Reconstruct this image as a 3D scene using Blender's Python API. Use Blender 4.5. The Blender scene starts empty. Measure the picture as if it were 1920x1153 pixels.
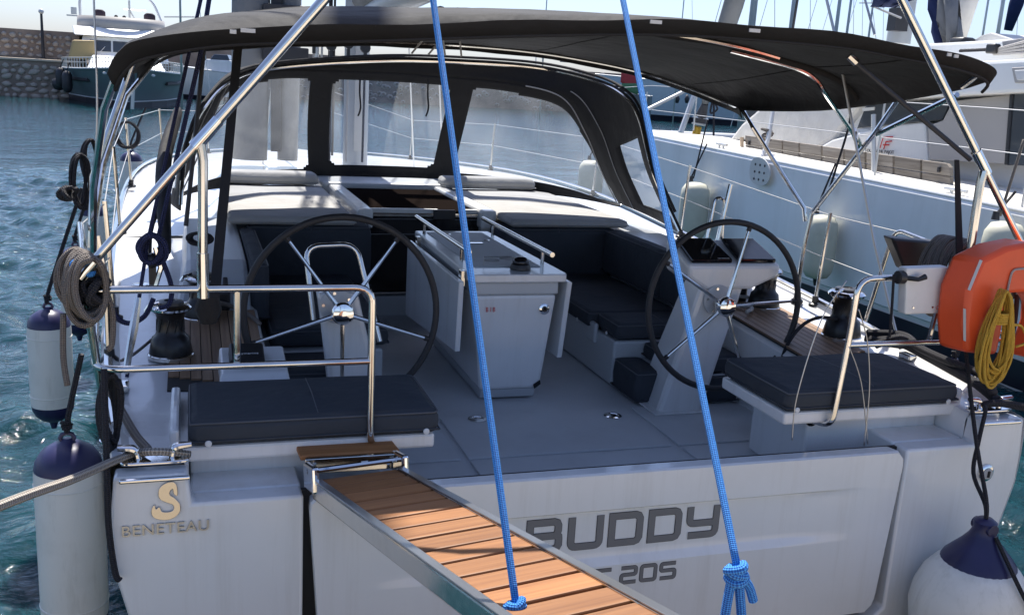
import bpy, math, random
import numpy as np
from mathutils import Vector, Matrix
random.seed(7)
C = bpy.context
SC = C.scene
COL = SC.collection
R = math.radians

# ------------------------------------------------------------------ camera
CAM = Vector((-1.70, -3.22, 2.70))
YAW, PITCH, ROLL, FPX, PW, PH = R(18.6), R(12.98), R(3.34), 1828.0, 1920.0, 1153.0
FW = Vector((math.sin(YAW)*math.cos(PITCH), math.cos(YAW)*math.cos(PITCH), -math.sin(PITCH)))
RT0 = FW.cross(Vector((0, 0, 1))).normalized()
UP0 = RT0.cross(FW)
RT = RT0*math.cos(ROLL) + UP0*math.sin(ROLL)
UP = UP0*math.cos(ROLL) - RT0*math.sin(ROLL)
cd = bpy.data.cameras.new('camera')
cam = bpy.data.objects.new('camera', cd)
COL.objects.link(cam)
cam.matrix_world = Matrix(((RT.x, UP.x, -FW.x, CAM.x), (RT.y, UP.y, -FW.y, CAM.y), (RT.z, UP.z, -FW.z, CAM.z), (0, 0, 0, 1)))
cd.sensor_fit = 'HORIZONTAL'
cd.sensor_width = 36.0
cd.lens = 36.0*FPX/PW
cd.clip_start = 0.05
cd.clip_end = 6000
SC.camera = cam

# ------------------------------------------------------------------ world, sun, exposure
SUN_EL, SUN_AZ = R(60), R(9)          # azimuth measured from the bow towards starboard
w = bpy.data.worlds.new('World')
SC.world = w
w.use_nodes = True
nt = w.node_tree
for n in list(nt.nodes):
    nt.nodes.remove(n)
sky = nt.nodes.new('ShaderNodeTexSky')
sky.sky_type = 'NISHITA'
sky.sun_disc = False
sky.sun_elevation = SUN_EL
sky.sun_rotation = SUN_AZ
sky.air_density = 1.0
sky.dust_density = 1.2
sky.ozone_density = 10.0
bg = nt.nodes.new('ShaderNodeBackground')
bg.inputs[1].default_value = 0.108
wo = nt.nodes.new('ShaderNodeOutputWorld')
hs = nt.nodes.new('ShaderNodeHueSaturation')      # hazy summer sky: paler than the clear-air model
hs.inputs['Saturation'].default_value = .84
tn = nt.nodes.new('ShaderNodeMix'); tn.data_type = 'RGBA'; tn.blend_type = 'MULTIPLY'
tn.inputs[0].default_value = 1.0; tn.inputs[7].default_value = (1.03, .985, 1.02, 1)
nt.links.new(sky.outputs[0], hs.inputs['Color'])
nt.links.new(hs.outputs[0], tn.inputs[6])
nt.links.new(tn.outputs[2], bg.inputs[0])
nt.links.new(bg.outputs[0], wo.inputs[0])
sl = bpy.data.lights.new('sun', 'SUN')
sl.energy = 4.6
sl.angle = R(0.53)
sl.color = (1.0, 0.95, 0.87)
sun = bpy.data.objects.new('sun', sl)
COL.objects.link(sun)
SDIR = Vector((math.sin(SUN_AZ)*math.cos(SUN_EL), math.cos(SUN_AZ)*math.cos(SUN_EL), math.sin(SUN_EL)))
sun.rotation_euler = SDIR.to_track_quat('Z', 'Y').to_euler()
sun.location = SDIR*60
vs = SC.view_settings
SC.display_settings.display_device = 'sRGB'
vs.view_transform = 'Standard'
vs.look = 'None'
vs.exposure = 0.82
vs.gamma = 1.0
vs.use_curve_mapping = False
try:
    SC.cycles.max_bounces = 10
    SC.cycles.transparent_max_bounces = 16
    SC.cycles.caustics_reflective = False
    SC.cycles.caustics_refractive = False
    SC.cycles.sample_clamp_indirect = 6.0
except Exception:
    pass

# ------------------------------------------------------------------ helpers: measuring
def sight(px, py, x=None, y=None, z=None):
    """the point of the place that a sight line of the photograph meets on one measured plane"""
    D = FW*FPX + RT*(px-PW/2) + UP*(PH/2-py)
    if x is not None: t = (x-CAM.x)/D.x
    elif y is not None: t = (y-CAM.y)/D.y
    else: t = (z-CAM.z)/D.z
    return CAM + D*t

def V(*a): return Vector(a)

def curve(pts, n=6, closed=False):
    """Catmull-Rom through pts"""
    P = [Vector(p) for p in pts]
    m = len(P); out = []
    segs = m if closed else m-1
    for i in range(segs):
        if closed: p0, p1, p2, p3 = P[(i-1) % m], P[i], P[(i+1) % m], P[(i+2) % m]
        else: p0, p1, p2, p3 = P[max(i-1, 0)], P[i], P[i+1], P[min(i+2, m-1)]
        for k in range(n):
            t = k/n
            out.append(0.5*((2*p1)+(p2-p0)*t+(2*p0-5*p1+4*p2-p3)*t*t+(3*p1-p0-3*p2+p3)*t**3))
    if not closed: out.append(P[-1].copy())
    return out

def fillet(pts, r, n=5):
    """polyline with rounded corners"""
    P = [Vector(p) for p in pts]
    out = [P[0]]
    for i in range(1, len(P)-1):
        a, b, c = P[i-1], P[i], P[i+1]
        d1, d2 = (a-b), (c-b)
        rr = min(r, d1.length*.48, d2.length*.48)
        s, e = b+d1.normalized()*rr, b+d2.normalized()*rr
        for k in range(n+1):
            t = k/n
            out.append(s*(1-t)**2+b*2*t*(1-t)+e*t*t)
    out.append(P[-1])
    return out

# ------------------------------------------------------------------ helpers: mesh builder
class MB:
    def __init__(s):
        s.v = []; s.f = []; s.uv = []
    def add(s, vs, fs, uvs=None):
        b = len(s.v)
        s.v += [tuple(p) for p in vs]
        for i, f in enumerate(fs):
            s.f.append([b+j for j in f])
            s.uv.append(uvs[i] if uvs else [(s.v[b+j][0], s.v[b+j][1]) for j in f])
        return s
    def box(s, c, d, M=None):
        cx, cy, cz = c; x, y, z = d[0]/2, d[1]/2, d[2]/2
        vs = [Vector((cx+sx*x, cy+sy*y, cz+sz*z)) for sz in (-1, 1) for sy in (-1, 1) for sx in (-1, 1)]
        if M: vs = [M @ p for p in vs]
        return s.hexa(vs)
    def span(s, a, b):
        return s.box([(a[i]+b[i])/2 for i in range(3)], [abs(b[i]-a[i]) for i in range(3)])
    def hexa(s, vs):   # order: bottom x-y-, x+y-, x-y+, x+y+ then top
        return s.add(vs, [(0, 2, 3, 1), (4, 5, 7, 6), (0, 1, 5, 4), (2, 6, 7, 3), (0, 4, 6, 2), (1, 3, 7, 5)])
    def prism(s, pts, ext):
        n = len(pts); e = Vector(ext)
        P = [Vector(p) for p in pts]
        nrm = Vector((0, 0, 0))
        for i in range(n): nrm += P[i].cross(P[(i+1) % n])
        if nrm.dot(e) > 0: P = P[::-1]
        vs = P+[p+e for p in P]
        fs = [tuple(range(n)), tuple(range(2*n-1, n-1, -1))]+[(i, n+i, n+(i+1) % n, (i+1) % n) for i in range(n)]
        return s.add(vs, fs)
    def tube(s, pts, r, seg=8, closed=False, caps=True, flat=1.0):
        P = [Vector(p) for p in pts]; n = len(P)
        if n < 2: return s
        rs = r if isinstance(r, (list, tuple)) else [r]*n
        T = []
        for i in range(n):
            a = P[(i-1) % n] if (closed or i > 0) else P[i]
            b = P[(i+1) % n] if (closed or i < n-1) else P[i]
            d = b-a
            T.append(d.normalized() if d.length > 1e-9 else Vector((0, 0, 1)))
        ref = Vector((0, 0, 1)) if abs(T[0].z) < .9 else Vector((1, 0, 0))
        N = (ref-T[0]*ref.dot(T[0])).normalized()
        vs = []; L = [0.0]
        for i in range(n):
            if i:
                N = N-T[i]*N.dot(T[i])
                if N.length < 1e-6: N = T[i].orthogonal()
                N.normalize(); L.append(L[-1]+(P[i]-P[i-1]).length)
            B = T[i].cross(N)
            for k in range(seg):
                a = 2*math.pi*k/seg
                vs.append(P[i]+(N*math.cos(a)+B*math.sin(a)*flat)*rs[i])
        fs = []; uvs = []
        m = n if closed else n-1
        for i in range(m):
            j = (i+1) % n
            l0 = L[i]; l1 = L[j] if j else L[i]+(P[0]-P[i]).length
            for k in range(seg):
                k2 = (k+1) % seg
                fs.append((i*seg+k, i*seg+k2, j*seg+k2, j*seg+k))
                uvs.append([(k/seg, l0), ((k+1)/seg, l0), ((k+1)/seg, l1), (k/seg, l1)])
        if caps and not closed:
            fs.append(tuple(range(seg-1, -1, -1))); uvs.append([(0, 0)]*seg)
            fs.append(tuple((n-1)*seg+k for k in range(seg))); uvs.append([(0, L[-1])]*seg)
        return s.add(vs, fs, uvs)
    def lathe(s, prof, o=(0, 0, 0), ax=(0, 0, 1), seg=20):
        o = Vector(o); A = Vector(ax).normalized(); X = A.orthogonal().normalized(); Y = A.cross(X)
        n = len(prof); vs = []
        for r, h in prof:
            for k in range(seg):
                a = 2*math.pi*k/seg
                vs.append(o+A*h+(X*math.cos(a)+Y*math.sin(a))*r)
        fs = []; uvs = []
        for i in range(n-1):
            for k in range(seg):
                k2 = (k+1) % seg
                fs.append((i*seg+k, i*seg+k2, (i+1)*seg+k2, (i+1)*seg+k))
                uvs.append([(k/seg, prof[i][1]), ((k+1)/seg, prof[i][1]), ((k+1)/seg, prof[i+1][1]), (k/seg, prof[i+1][1])])
        fs.append(tuple(range(seg-1, -1, -1))); uvs.append([(0, 0)]*seg)
        fs.append(tuple((n-1)*seg+k for k in range(seg))); uvs.append([(0, 0)]*seg)
        return s.add(vs, fs, uvs)
    def grid(s, rows, close_u=False):
        m = len(rows); n = len(rows[0])
        vs = [p for r in rows for p in r]
        fs = []; uvs = []
        for i in range(m-1):
            for j in range(n if close_u else n-1):
                j2 = (j+1) % n
                fs.append((i*n+j, i*n+j2, (i+1)*n+j2, (i+1)*n+j))
                uvs.append([(j/n, i/m), ((j+1)/n, i/m), ((j+1)/n, (i+1)/m), (j/n, (i+1)/m)])
        return s.add(vs, fs, uvs)
    def ball(s, c, r, seg=12, rings=8):
        c = Vector(c); rx, ry, rz = (r, r, r) if not isinstance(r, (tuple, list)) else r
        rows = []
        for i in range(rings+1):
            p = math.pi*(i/rings)
            q = max(math.sin(p), 1e-3)
            rows.append([c+Vector((rx*q*math.cos(2*math.pi*k/seg), ry*q*math.sin(2*math.pi*k/seg), -rz*math.cos(p))) for k in range(seg)])
        return s.grid(rows, True)
    def mesh(s, name, m=None, angle=38, flip=False):
        me = bpy.data.meshes.new(name)
        f = [x[::-1] for x in s.f] if flip else s.f
        me.from_pydata(s.v, [], f)
        ul = me.uv_layers.new(name='UVMap')
        flat = []
        for u in s.uv:
            for q in (u[::-1] if flip else u): flat += [q[0], q[1]]
        ul.data.foreach_set('uv', flat)
        me.validate(); me.update()
        if angle is None or angle > 0:
            me.shade_smooth()
            if angle: me.set_sharp_from_angle(angle=R(angle))
        if m: me.materials.append(m)
        return me

WM = {}            # world matrix of every object built here
def put(name, me, parent=None, M=None):
    o = bpy.data.objects.new(name, me)
    COL.objects.link(o)
    M = M or Matrix.Identity(4)
    WM[o.name] = M
    o.matrix_basis = M
    if parent:
        o.parent = parent
        o.matrix_parent_inverse = WM[parent.name].inverted()
    return o
def part(name, mb, m, parent=None, M=None, angle=38, bev=0, solid=0, flip=False):
    o = put(name, mb.mesh(name, m, angle, flip), parent, M)
    if solid:
        md = o.modifiers.new('thickness', 'SOLIDIFY'); md.thickness = solid; md.offset = 0
    if bev:
        md = o.modifiers.new('bevel', 'BEVEL'); md.width = bev; md.segments = 2; md.limit_method = 'ANGLE'; md.angle_limit = R(35)
    return o
def tag(o, label=None, cat=None, group=None, kind=None):
    for k, v in (('label', label), ('category', cat), ('group', group), ('kind', kind)):
        if v: o[k] = v
    return o
def thing(name, label, cat, loc=(0, 0, 0), group=None):
    o = put(name, None, None, Matrix.Translation(Vector(loc)))
    o.empty_display_size = .2
    return tag(o, label, cat, group)
def solo(name, mb, m, label, cat, group=None, **k):
    return tag(part(name, mb, m, **k), label, cat, group)
def twin(o, M, parent):
    """copy of a part at another place"""
    c = o.copy(); COL.objects.link(c)
    WM[c.name] = M; c.matrix_basis = M
    if parent:
        c.parent = parent; c.matrix_parent_inverse = WM[parent.name].inverted()
    return c

# ------------------------------------------------------------------ helpers: materials
def mat(name, col, rough=.5, metal=0, bump=0, bscale=60, var=0, vscale=4, spec=.5, coat=0, dirt=None, dscale=3, damt=.5, sheen=0):
    m = bpy.data.materials.new(name); m.use_nodes = True
    t = m.node_tree; b = t.nodes['Principled BSDF']
    b.inputs['Base Color'].default_value = (*col, 1)
    b.inputs['Roughness'].default_value = rough
    b.inputs['Metallic'].default_value = metal
    b.inputs['Specular IOR Level'].default_value = spec
    b.inputs['Coat Weight'].default_value = coat
    if sheen: b.inputs['Sheen Weight'].default_value = sheen
    tc = t.nodes.new('ShaderNodeTexCoord')
    src = None
    if var or dirt:
        n = t.nodes.new('ShaderNodeTexNoise'); n.inputs['Scale'].default_value = vscale; n.inputs['Detail'].default_value = 6
        t.links.new(tc.outputs['Object'], n.inputs['Vector'])
        mr = t.nodes.new('ShaderNodeMapRange'); mr.inputs['From Min'].default_value = .25; mr.inputs['From Max'].default_value = .75
        mr.inputs['To Min'].default_value = 1-var; mr.inputs['To Max'].default_value = 1+var
        t.links.new(n.outputs['Fac'], mr.inputs['Value'])
        mx = t.nodes.new('ShaderNodeVectorMath'); mx.operation = 'SCALE'; mx.inputs[0].default_value = col
        t.links.new(mr.outputs[0], mx.inputs['Scale'])
        src = mx.outputs[0]
        if dirt:
            n2 = t.nodes.new('ShaderNodeTexNoise'); n2.inputs['Scale'].default_value = dscale; n2.inputs['Detail'].default_value = 8; n2.inputs['Roughness'].default_value = .65
            t.links.new(tc.outputs['Object'], n2.inputs['Vector'])
            r2 = t.nodes.new('ShaderNodeMapRange'); r2.inputs['From Min'].default_value = .48; r2.inputs['From Max'].default_value = .78
            r2.inputs['To Max'].default_value = damt
            t.links.new(n2.outputs['Fac'], r2.inputs['Value'])
            mm = t.nodes.new('ShaderNodeMix'); mm.data_type = 'RGBA'; mm.inputs[7].default_value = (*dirt, 1)
            t.links.new(r2.outputs[0], mm.inputs[0]); t.links.new(src, mm.inputs[6])
            src = mm.outputs[2]
        t.links.new(src, b.inputs['Base Color'])
        rr = t.nodes.new('ShaderNodeMapRange'); rr.inputs['To Min'].default_value = max(rough-.08, .02); rr.inputs['To Max'].default_value = rough+.1
        t.links.new(n.outputs['Fac'], rr.inputs['Value']); t.links.new(rr.outputs[0], b.inputs['Roughness'])
    if bump:
        n = t.nodes.new('ShaderNodeTexNoise'); n.inputs['Scale'].default_value = bscale; n.inputs['Detail'].default_value = 5
        t.links.new(tc.outputs['Object'], n.inputs['Vector'])
        bp = t.nodes.new('ShaderNodeBump'); bp.inputs['Strength'].default_value = bump; bp.inputs['Distance'].default_value = .01
        t.links.new(n.outputs['Fac'], bp.inputs['Height']); t.links.new(bp.outputs[0], b.inputs['Normal'])
    return m

def wood(name, a, b_, axis='X', scale=9, rough=.55):
    m = mat(name, a, rough); t = m.node_tree; b = t.nodes['Principled BSDF']
    tc = t.nodes.new('ShaderNodeTexCoord'); mp = t.nodes.new('ShaderNodeMapping')
    oi = t.nodes.new('ShaderNodeObjectInfo')
    mp.inputs['Scale'].default_value = {'X': (1.5, 40, 40), 'Y': (40, 1.5, 40)}[axis]
    ad = t.nodes.new('ShaderNodeVectorMath'); ad.operation = 'ADD'
    sc = t.nodes.new('ShaderNodeVectorMath'); sc.operation = 'SCALE'; sc.inputs[0].default_value = (7, 13, 5)
    t.links.new(oi.outputs['Random'], sc.inputs['Scale'])
    t.links.new(tc.outputs['Object'], ad.inputs[0]); t.links.new(sc.outputs[0], ad.inputs[1])
    t.links.new(ad.outputs[0], mp.inputs['Vector'])
    n = t.nodes.new('ShaderNodeTexNoise'); n.inputs['Scale'].default_value = scale/6; n.inputs['Detail'].default_value = 6; n.inputs['Distortion'].default_value = .4
    t.links.new(mp.outputs[0], n.inputs['Vector'])
    cr = t.nodes.new('ShaderNodeValToRGB')
    cr.color_ramp.elements[0].position = .3; cr.color_ramp.elements[0].color = (*b_, 1)
    cr.color_ramp.elements[1].position = .65; cr.color_ramp.elements[1].color = (*a, 1)
    t.links.new(n.outputs['Fac'], cr.inputs[0])
    hs = t.nodes.new('ShaderNodeHueSaturation')
    mr = t.nodes.new('ShaderNodeMapRange'); mr.inputs['To Min'].default_value = .75; mr.inputs['To Max'].default_value = 1.2
    t.links.new(oi.outputs['Random'], mr.inputs['Value']); t.links.new(mr.outputs[0], hs.inputs['Value'])
    t.links.new(cr.outputs[0], hs.inputs['Color']); t.links.new(hs.outputs[0], b.inputs['Base Color'])
    bp = t.nodes.new('ShaderNodeBump'); bp.inputs['Strength'].default_value = .25; bp.inputs['Distance'].default_value = .003
    t.links.new(n.outputs['Fac'], bp.inputs['Height']); t.links.new(bp.outputs[0], b.inputs['Normal'])
    return m

def rope_mat(name, a, b_, pitch=60, rough=.8, turns=3, dist=.004):
    """braided rope: two crossing helices over the tube's own coordinates"""
    m = mat(name, a, rough); t = m.node_tree; b = t.nodes['Principled BSDF']
    uv = t.nodes.new('ShaderNodeTexCoord'); sp = t.nodes.new('ShaderNodeSeparateXYZ')
    t.links.new(uv.outputs['UV'], sp.inputs[0])
    def wave(sign):
        mu = t.nodes.new('ShaderNodeMath'); mu.operation = 'MULTIPLY'; mu.inputs[1].default_value = turns*2*math.pi*sign
        mv = t.nodes.new('ShaderNodeMath'); mv.operation = 'MULTIPLY_ADD'; mv.inputs[1].default_value = pitch*2*math.pi
        t.links.new(sp.outputs[0], mu.inputs[0]); t.links.new(sp.outputs[1], mv.inputs[0]); t.links.new(mu.outputs[0], mv.inputs[2])
        s = t.nodes.new('ShaderNodeMath'); s.operation = 'SINE'; t.links.new(mv.outputs[0], s.inputs[0])
        return s
    s1, s2 = wave(1), wave(-1)
    mx = t.nodes.new('ShaderNodeMath'); mx.operation = 'MULTIPLY'
    t.links.new(s1.outputs[0], mx.inputs[0]); t.links.new(s2.outputs[0], mx.inputs[1])
    nz = t.nodes.new('ShaderNodeTexNoise'); nz.inputs['Scale'].default_value = 170
    t.links.new(uv.outputs['Object'], nz.inputs['Vector'])
    ad = t.nodes.new('ShaderNodeMath'); ad.operation = 'ADD'
    t.links.new(mx.outputs[0], ad.inputs[0]); t.links.new(nz.outputs['Fac'], ad.inputs[1])
    cr = t.nodes.new('ShaderNodeValToRGB')
    cr.color_ramp.elements[0].position = .25; cr.color_ramp.elements[0].color = (*b_, 1)
    cr.color_ramp.elements[1].position = .75; cr.color_ramp.elements[1].color = (*a, 1)
    t.links.new(ad.outputs[0], cr.inputs[0]); t.links.new(cr.outputs[0], b.inputs['Base Color'])
    bp = t.nodes.new('ShaderNodeBump'); bp.inputs['Strength'].default_value = .8; bp.inputs['Distance'].default_value = dist
    t.links.new(mx.outputs[0], bp.inputs['Height']); t.links.new(bp.outputs[0], b.inputs['Normal'])
    return m

def weave(name, col, rough=.85, scale=500, spec=.25, var=.12):
    m = mat(name, col, rough, spec=spec, var=var, vscale=3); t = m.node_tree; b = t.nodes['Principled BSDF']
    tc = t.nodes.new('ShaderNodeTexCoord')
    n = t.nodes.new('ShaderNodeTexNoise'); n.inputs['Scale'].default_value = scale
    n2 = t.nodes.new('ShaderNodeTexNoise'); n2.inputs['Scale'].default_value = 5; n2.inputs['Detail'].default_value = 3
    t.links.new(tc.outputs['Object'], n.inputs['Vector']); t.links.new(tc.outputs['Object'], n2.inputs['Vector'])
    b1 = t.nodes.new('ShaderNodeBump'); b1.inputs['Strength'].default_value = .25; b1.inputs['Distance'].default_value = .002
    b2 = t.nodes.new('ShaderNodeBump'); b2.inputs['Strength'].default_value = .5; b2.inputs['Distance'].default_value = .05
    t.links.new(n.outputs['Fac'], b1.inputs['Height']); t.links.new(n2.outputs['Fac'], b2.inputs['Height'])
    t.links.new(b2.outputs[0], b1.inputs['Normal']); t.links.new(b1.outputs[0], b.inputs['Normal'])
    return m

def clear_mat(name, tint, haze, rough=.08):
    """clear vinyl or glass: mostly see-through, a little milky, glossy"""
    m = bpy.data.materials.new(name); m.use_nodes = True; t = m.node_tree
    for n in list(t.nodes): t.nodes.remove(n)
    out = t.nodes.new('ShaderNodeOutputMaterial')
    tr = t.nodes.new('ShaderNodeBsdfTransparent'); tr.inputs[0].default_value = (*tint, 1)
    gl = t.nodes.new('ShaderNodeBsdfGlossy'); gl.inputs['Roughness'].default_value = rough
    df = t.nodes.new('ShaderNodeBsdfTranslucent'); df.inputs[0].default_value = (.75, .78, .8, 1)
    fr = t.nodes.new('ShaderNodeFresnel'); fr.inputs[0].default_value = 1.45
    tc = t.nodes.new('ShaderNodeTexCoord'); nz = t.nodes.new('ShaderNodeTexNoise'); nz.inputs['Scale'].default_value = 2.2; nz.inputs['Detail'].default_value = 7
    t.links.new(tc.outputs['Object'], nz.inputs['Vector'])
    mr = t.nodes.new('ShaderNodeMapRange'); mr.inputs['From Min'].default_value = .3; mr.inputs['From Max'].default_value = .75
    mr.inputs['To Min'].default_value = haze*.4; mr.inputs['To Max'].default_value = haze*1.6
    t.links.new(nz.outputs['Fac'], mr.inputs['Value'])
    m1 = t.nodes.new('ShaderNodeMixShader'); m2 = t.nodes.new('ShaderNodeMixShader')
    t.links.new(mr.outputs[0], m1.inputs[0]); t.links.new(tr.outputs[0], m1.inputs[1]); t.links.new(df.outputs[0], m1.inputs[2])
    t.links.new(fr.outputs[0], m2.inputs[0]); t.links.new(m1.outputs[0], m2.inputs[1]); t.links.new(gl.outputs[0], m2.inputs[2])
    bp = t.nodes.new('ShaderNodeBump'); bp.inputs['Strength'].default_value = .25; bp.inputs['Distance'].default_value = .02
    t.links.new(nz.outputs['Fac'], bp.inputs['Height']); t.links.new(bp.outputs[0], gl.inputs['Normal'])
    t.links.new(m2.outputs[0], out.inputs[0])
    return m

M = {}
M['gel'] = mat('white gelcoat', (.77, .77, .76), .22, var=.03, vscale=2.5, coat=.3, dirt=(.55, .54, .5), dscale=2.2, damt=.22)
def streaks(m, col, amt, sc=(9, 9, .5)):
    """rain and salt streaks running down a moulding"""
    t = m.node_tree; b = t.nodes['Principled BSDF']; lk = b.inputs['Base Color'].links[0]; src = lk.from_socket
    tc = t.nodes.new('ShaderNodeTexCoord'); mp = t.nodes.new('ShaderNodeMapping'); mp.inputs['Scale'].default_value = sc
    n = t.nodes.new('ShaderNodeTexNoise'); n.inputs['Scale'].default_value = 1.0; n.inputs['Detail'].default_value = 7; n.inputs['Roughness'].default_value = .7
    t.links.new(tc.outputs['Object'], mp.inputs['Vector']); t.links.new(mp.outputs[0], n.inputs['Vector'])
    r = t.nodes.new('ShaderNodeMapRange'); r.inputs['From Min'].default_value = .5; r.inputs['From Max'].default_value = .8; r.inputs['To Max'].default_value = amt
    t.links.new(n.outputs['Fac'], r.inputs['Value'])
    x = t.nodes.new('ShaderNodeMix'); x.data_type = 'RGBA'; x.inputs[7].default_value = (*col, 1)
    t.links.new(r.outputs[0], x.inputs[0]); t.links.new(src, x.inputs[6]); t.links.new(x.outputs[2], b.inputs['Base Color'])
streaks(M['gel'], (.5, .47, .41), .4)
M['sole'] = mat('grey nonskid gelcoat', (.62, .635, .64), .55, bump=.35, bscale=420, var=.05, vscale=3, dirt=(.3, .3, .29), dscale=2, damt=.3)
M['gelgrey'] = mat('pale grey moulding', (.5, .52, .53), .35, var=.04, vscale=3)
M['steel'] = mat('polished stainless steel', (.72, .7, .66), .13, 1, var=.06, vscale=25)
M['chrome'] = mat('chrome', (.85, .84, .82), .06, 1)
M['warmchrome'] = mat('chrome with warm reflection tint', (.56, .52, .46), .1, 1)  # chrome; the warm reflection of the quay is tinted into its colour
M['chromedull'] = mat('brushed steel lettering', (.52, .52, .52), .28, 1)
M['cush'] = weave('charcoal cushion fabric', (.05, .056, .066), .8)
M['pad'] = weave('grey sun pad fabric', (.40, .395, .385), .85)
M['welt'] = mat('charcoal piping', (.085, .09, .1), .6)
M['piping'] = mat('grey piping', (.4, .4, .4), .6)
M['canvas'] = weave('black acrylic canvas', (.022, .022, .024), .75, scale=700)
M['webbing'] = mat('black webbing', (.012, .012, .014), .8, bump=.5, bscale=300)
M['vinyl'] = clear_mat('clear window vinyl', (.9, .92, .94), .075)
M['smoke'] = mat('smoked acrylic', (.012, .011, .011), .1, spec=.5)
M['hatchway'] = mat('painted hatch shade', (.012, .009, .008), .6, spec=.0)  # matte near-black standing for the shade inside the open hatch
M['rubber'] = mat('black rubber', (.015, .015, .016), .6)
M['plastic'] = mat('black plastic', (.02, .02, .022), .38, var=.15, vscale=12)
M['winch'] = mat('black anodised drum', (.022, .022, .023), .3, .3, var=.1, vscale=20)
M['leather'] = mat('black leather', (.02, .02, .022), .55, bump=.4, bscale=220)
M['teak'] = wood('teak deck', (.3, .19, .11), (.2, .12, .07), 'Y')
M['plank'] = wood('oiled teak plank', (.36, .155, .052), (.24, .092, .028), 'X')
M['caulk'] = mat('black caulking', (.02, .02, .02), .7)
M['fendw'] = mat('white fender vinyl', (.74, .73, .67), .42, var=.05, vscale=3, dirt=(.4, .4, .34), dscale=4, damt=.35, bump=.06, bscale=30)
streaks(M['fendw'], (.36, .36, .3), .5, (16, 16, 2.5))
M['fendn'] = mat('navy fender vinyl', (.022, .022, .075), .35, var=.2, vscale=8)
M['fendy'] = mat('yellowed fender vinyl', (.62, .6, .47), .5, var=.08, vscale=4, dirt=(.4, .37, .25), dscale=3, damt=.4)
M['blue'] = rope_mat('blue braided rope', (.07, .36, .84), (.01, .10, .40), 115, turns=5, dist=.0015)
M['rgrey'] = rope_mat('taupe braided rope', (.25, .215, .185), (.12, .10, .085), 85, turns=4, dist=.003)
M['rpale'] = rope_mat('pale mooring rope', (.52, .47, .4), (.24, .21, .18), 45, dist=.006)
M['rblack'] = rope_mat('black rope', (.03, .028, .035), (.012, .012, .014), 70)
M['rnavy'] = rope_mat('navy rope', (.03, .04, .13), (.012, .014, .04), 60)
M['ryellow'] = rope_mat('yellow rope', (.85, .52, .07), (.62, .34, .03), 90)
M['rwhite'] = rope_mat('white line', (.6, .58, .55), (.4, .38, .36), 80)
M['redline'] = mat('red line', (.7, .05, .03), .6)
M['wire'] = mat('stainless wire', (.5, .5, .5), .35, .9)
M['lifeline'] = mat('white coated wire', (.5, .5, .5), .4)
M['orange'] = mat('orange lifebuoy cover', (.72, .085, .02), .42, var=.08, vscale=5, bump=.12, bscale=14, dirt=(.5, .05, .012), dscale=3, damt=.5)
M['reflect'] = mat('grey reflective tape', (.6, .6, .58), .35)
M['whitepl'] = mat('white plastic', (.7, .7, .69), .4, var=.04, vscale=9, dirt=(.5, .49, .45), dscale=8, damt=.3)
M['ink'] = mat('grey lettering film', (.17, .17, .175), .45)
M['inkline'] = mat('dark lettering outline', (.03, .03, .035), .45)
M['red'] = mat('red print', (.6, .03, .03), .5)
M['display'] = mat('display glass', (.008, .008, .01), .08, spec=.6)
M['whiteink'] = mat('white print', (.7, .7, .7), .5)
M['cathull'] = mat('catamaran gelcoat', (.84, .84, .82), .2, var=.03, vscale=1.2, coat=.4, dirt=(.6, .6, .56), dscale=.8, damt=.3)
streaks(M['cathull'], (.52, .5, .45), .35, (1.2, 1.2, .12))
M['catdeck'] = mat('cream deck', (.72, .69, .63), .55, var=.04, vscale=2, bump=.15, bscale=200)
M['navy'] = mat('navy boot stripe', (.01, .013, .025), .3)
M['cloth'] = weave('white canvas cover', (.62, .61, .58), .85, scale=300)
M['greycloth'] = weave('grey sailcloth', (.2, .205, .21), .85, scale=120)
M['oldwood'] = wood('weathered grey board', (.29, .26, .22), (.17, .145, .12), 'Y', 7, .8)
M['mast'] = mat('grey painted mast', (.45, .47, .48), .4, .2, var=.05, vscale=3)
M['mastpale'] = mat('pale alloy mast', (.6, .6, .58), .35, .4)
M['dark'] = mat('dark fitting', (.03, .03, .035), .5)
M['stone'] = mat('harbour stone', (.46, .40, .34), .9, bump=1.0, bscale=12, var=.28, vscale=1.3, dirt=(.2, .15, .12), dscale=1.7, damt=.6)
M['mortar'] = mat('harbour wall mortar', (.30, .235, .19), .95, bump=1.0, bscale=8, var=.25, vscale=.9, dirt=(.16, .125, .10), dscale=.5, damt=.7)
M['quay'] = mat('concrete', (.62, .52, .40), .9, bump=.5, bscale=20, var=.1, vscale=2)
M['teal'] = mat('grey green yacht paint', (.15, .195, .205), .45, var=.05, vscale=.6, spec=.3, dirt=(.11, .15, .155), dscale=.4, damt=.5)
M['yellowtarp'] = mat('ochre tarpaulin', (.46, .33, .15), .7, bump=.5, bscale=5)
M['glassgrey'] = mat('tinted yacht glass', (.06, .07, .08), .08, spec=.6)
M['screen'] = mat('grey wind screen', (.4, .38, .36), .5, var=.06, vscale=1)
M['purple'] = mat('dark seat cover', (.035, .02, .03), .7)
M['flagnavy'] = weave('navy cloth', (.02, .03, .09), .8)
M['flagred'] = mat('red flag cloth', (.5, .05, .05), .7)
M['flaggreen'] = mat('green flag cloth', (.1, .22, .1), .7)
M['paleblue'] = mat('pale blue hull paint', (.42, .5, .54), .3, var=.04)
M['skin'] = mat('tan deck gear', (.6, .45, .3), .7)
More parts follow.
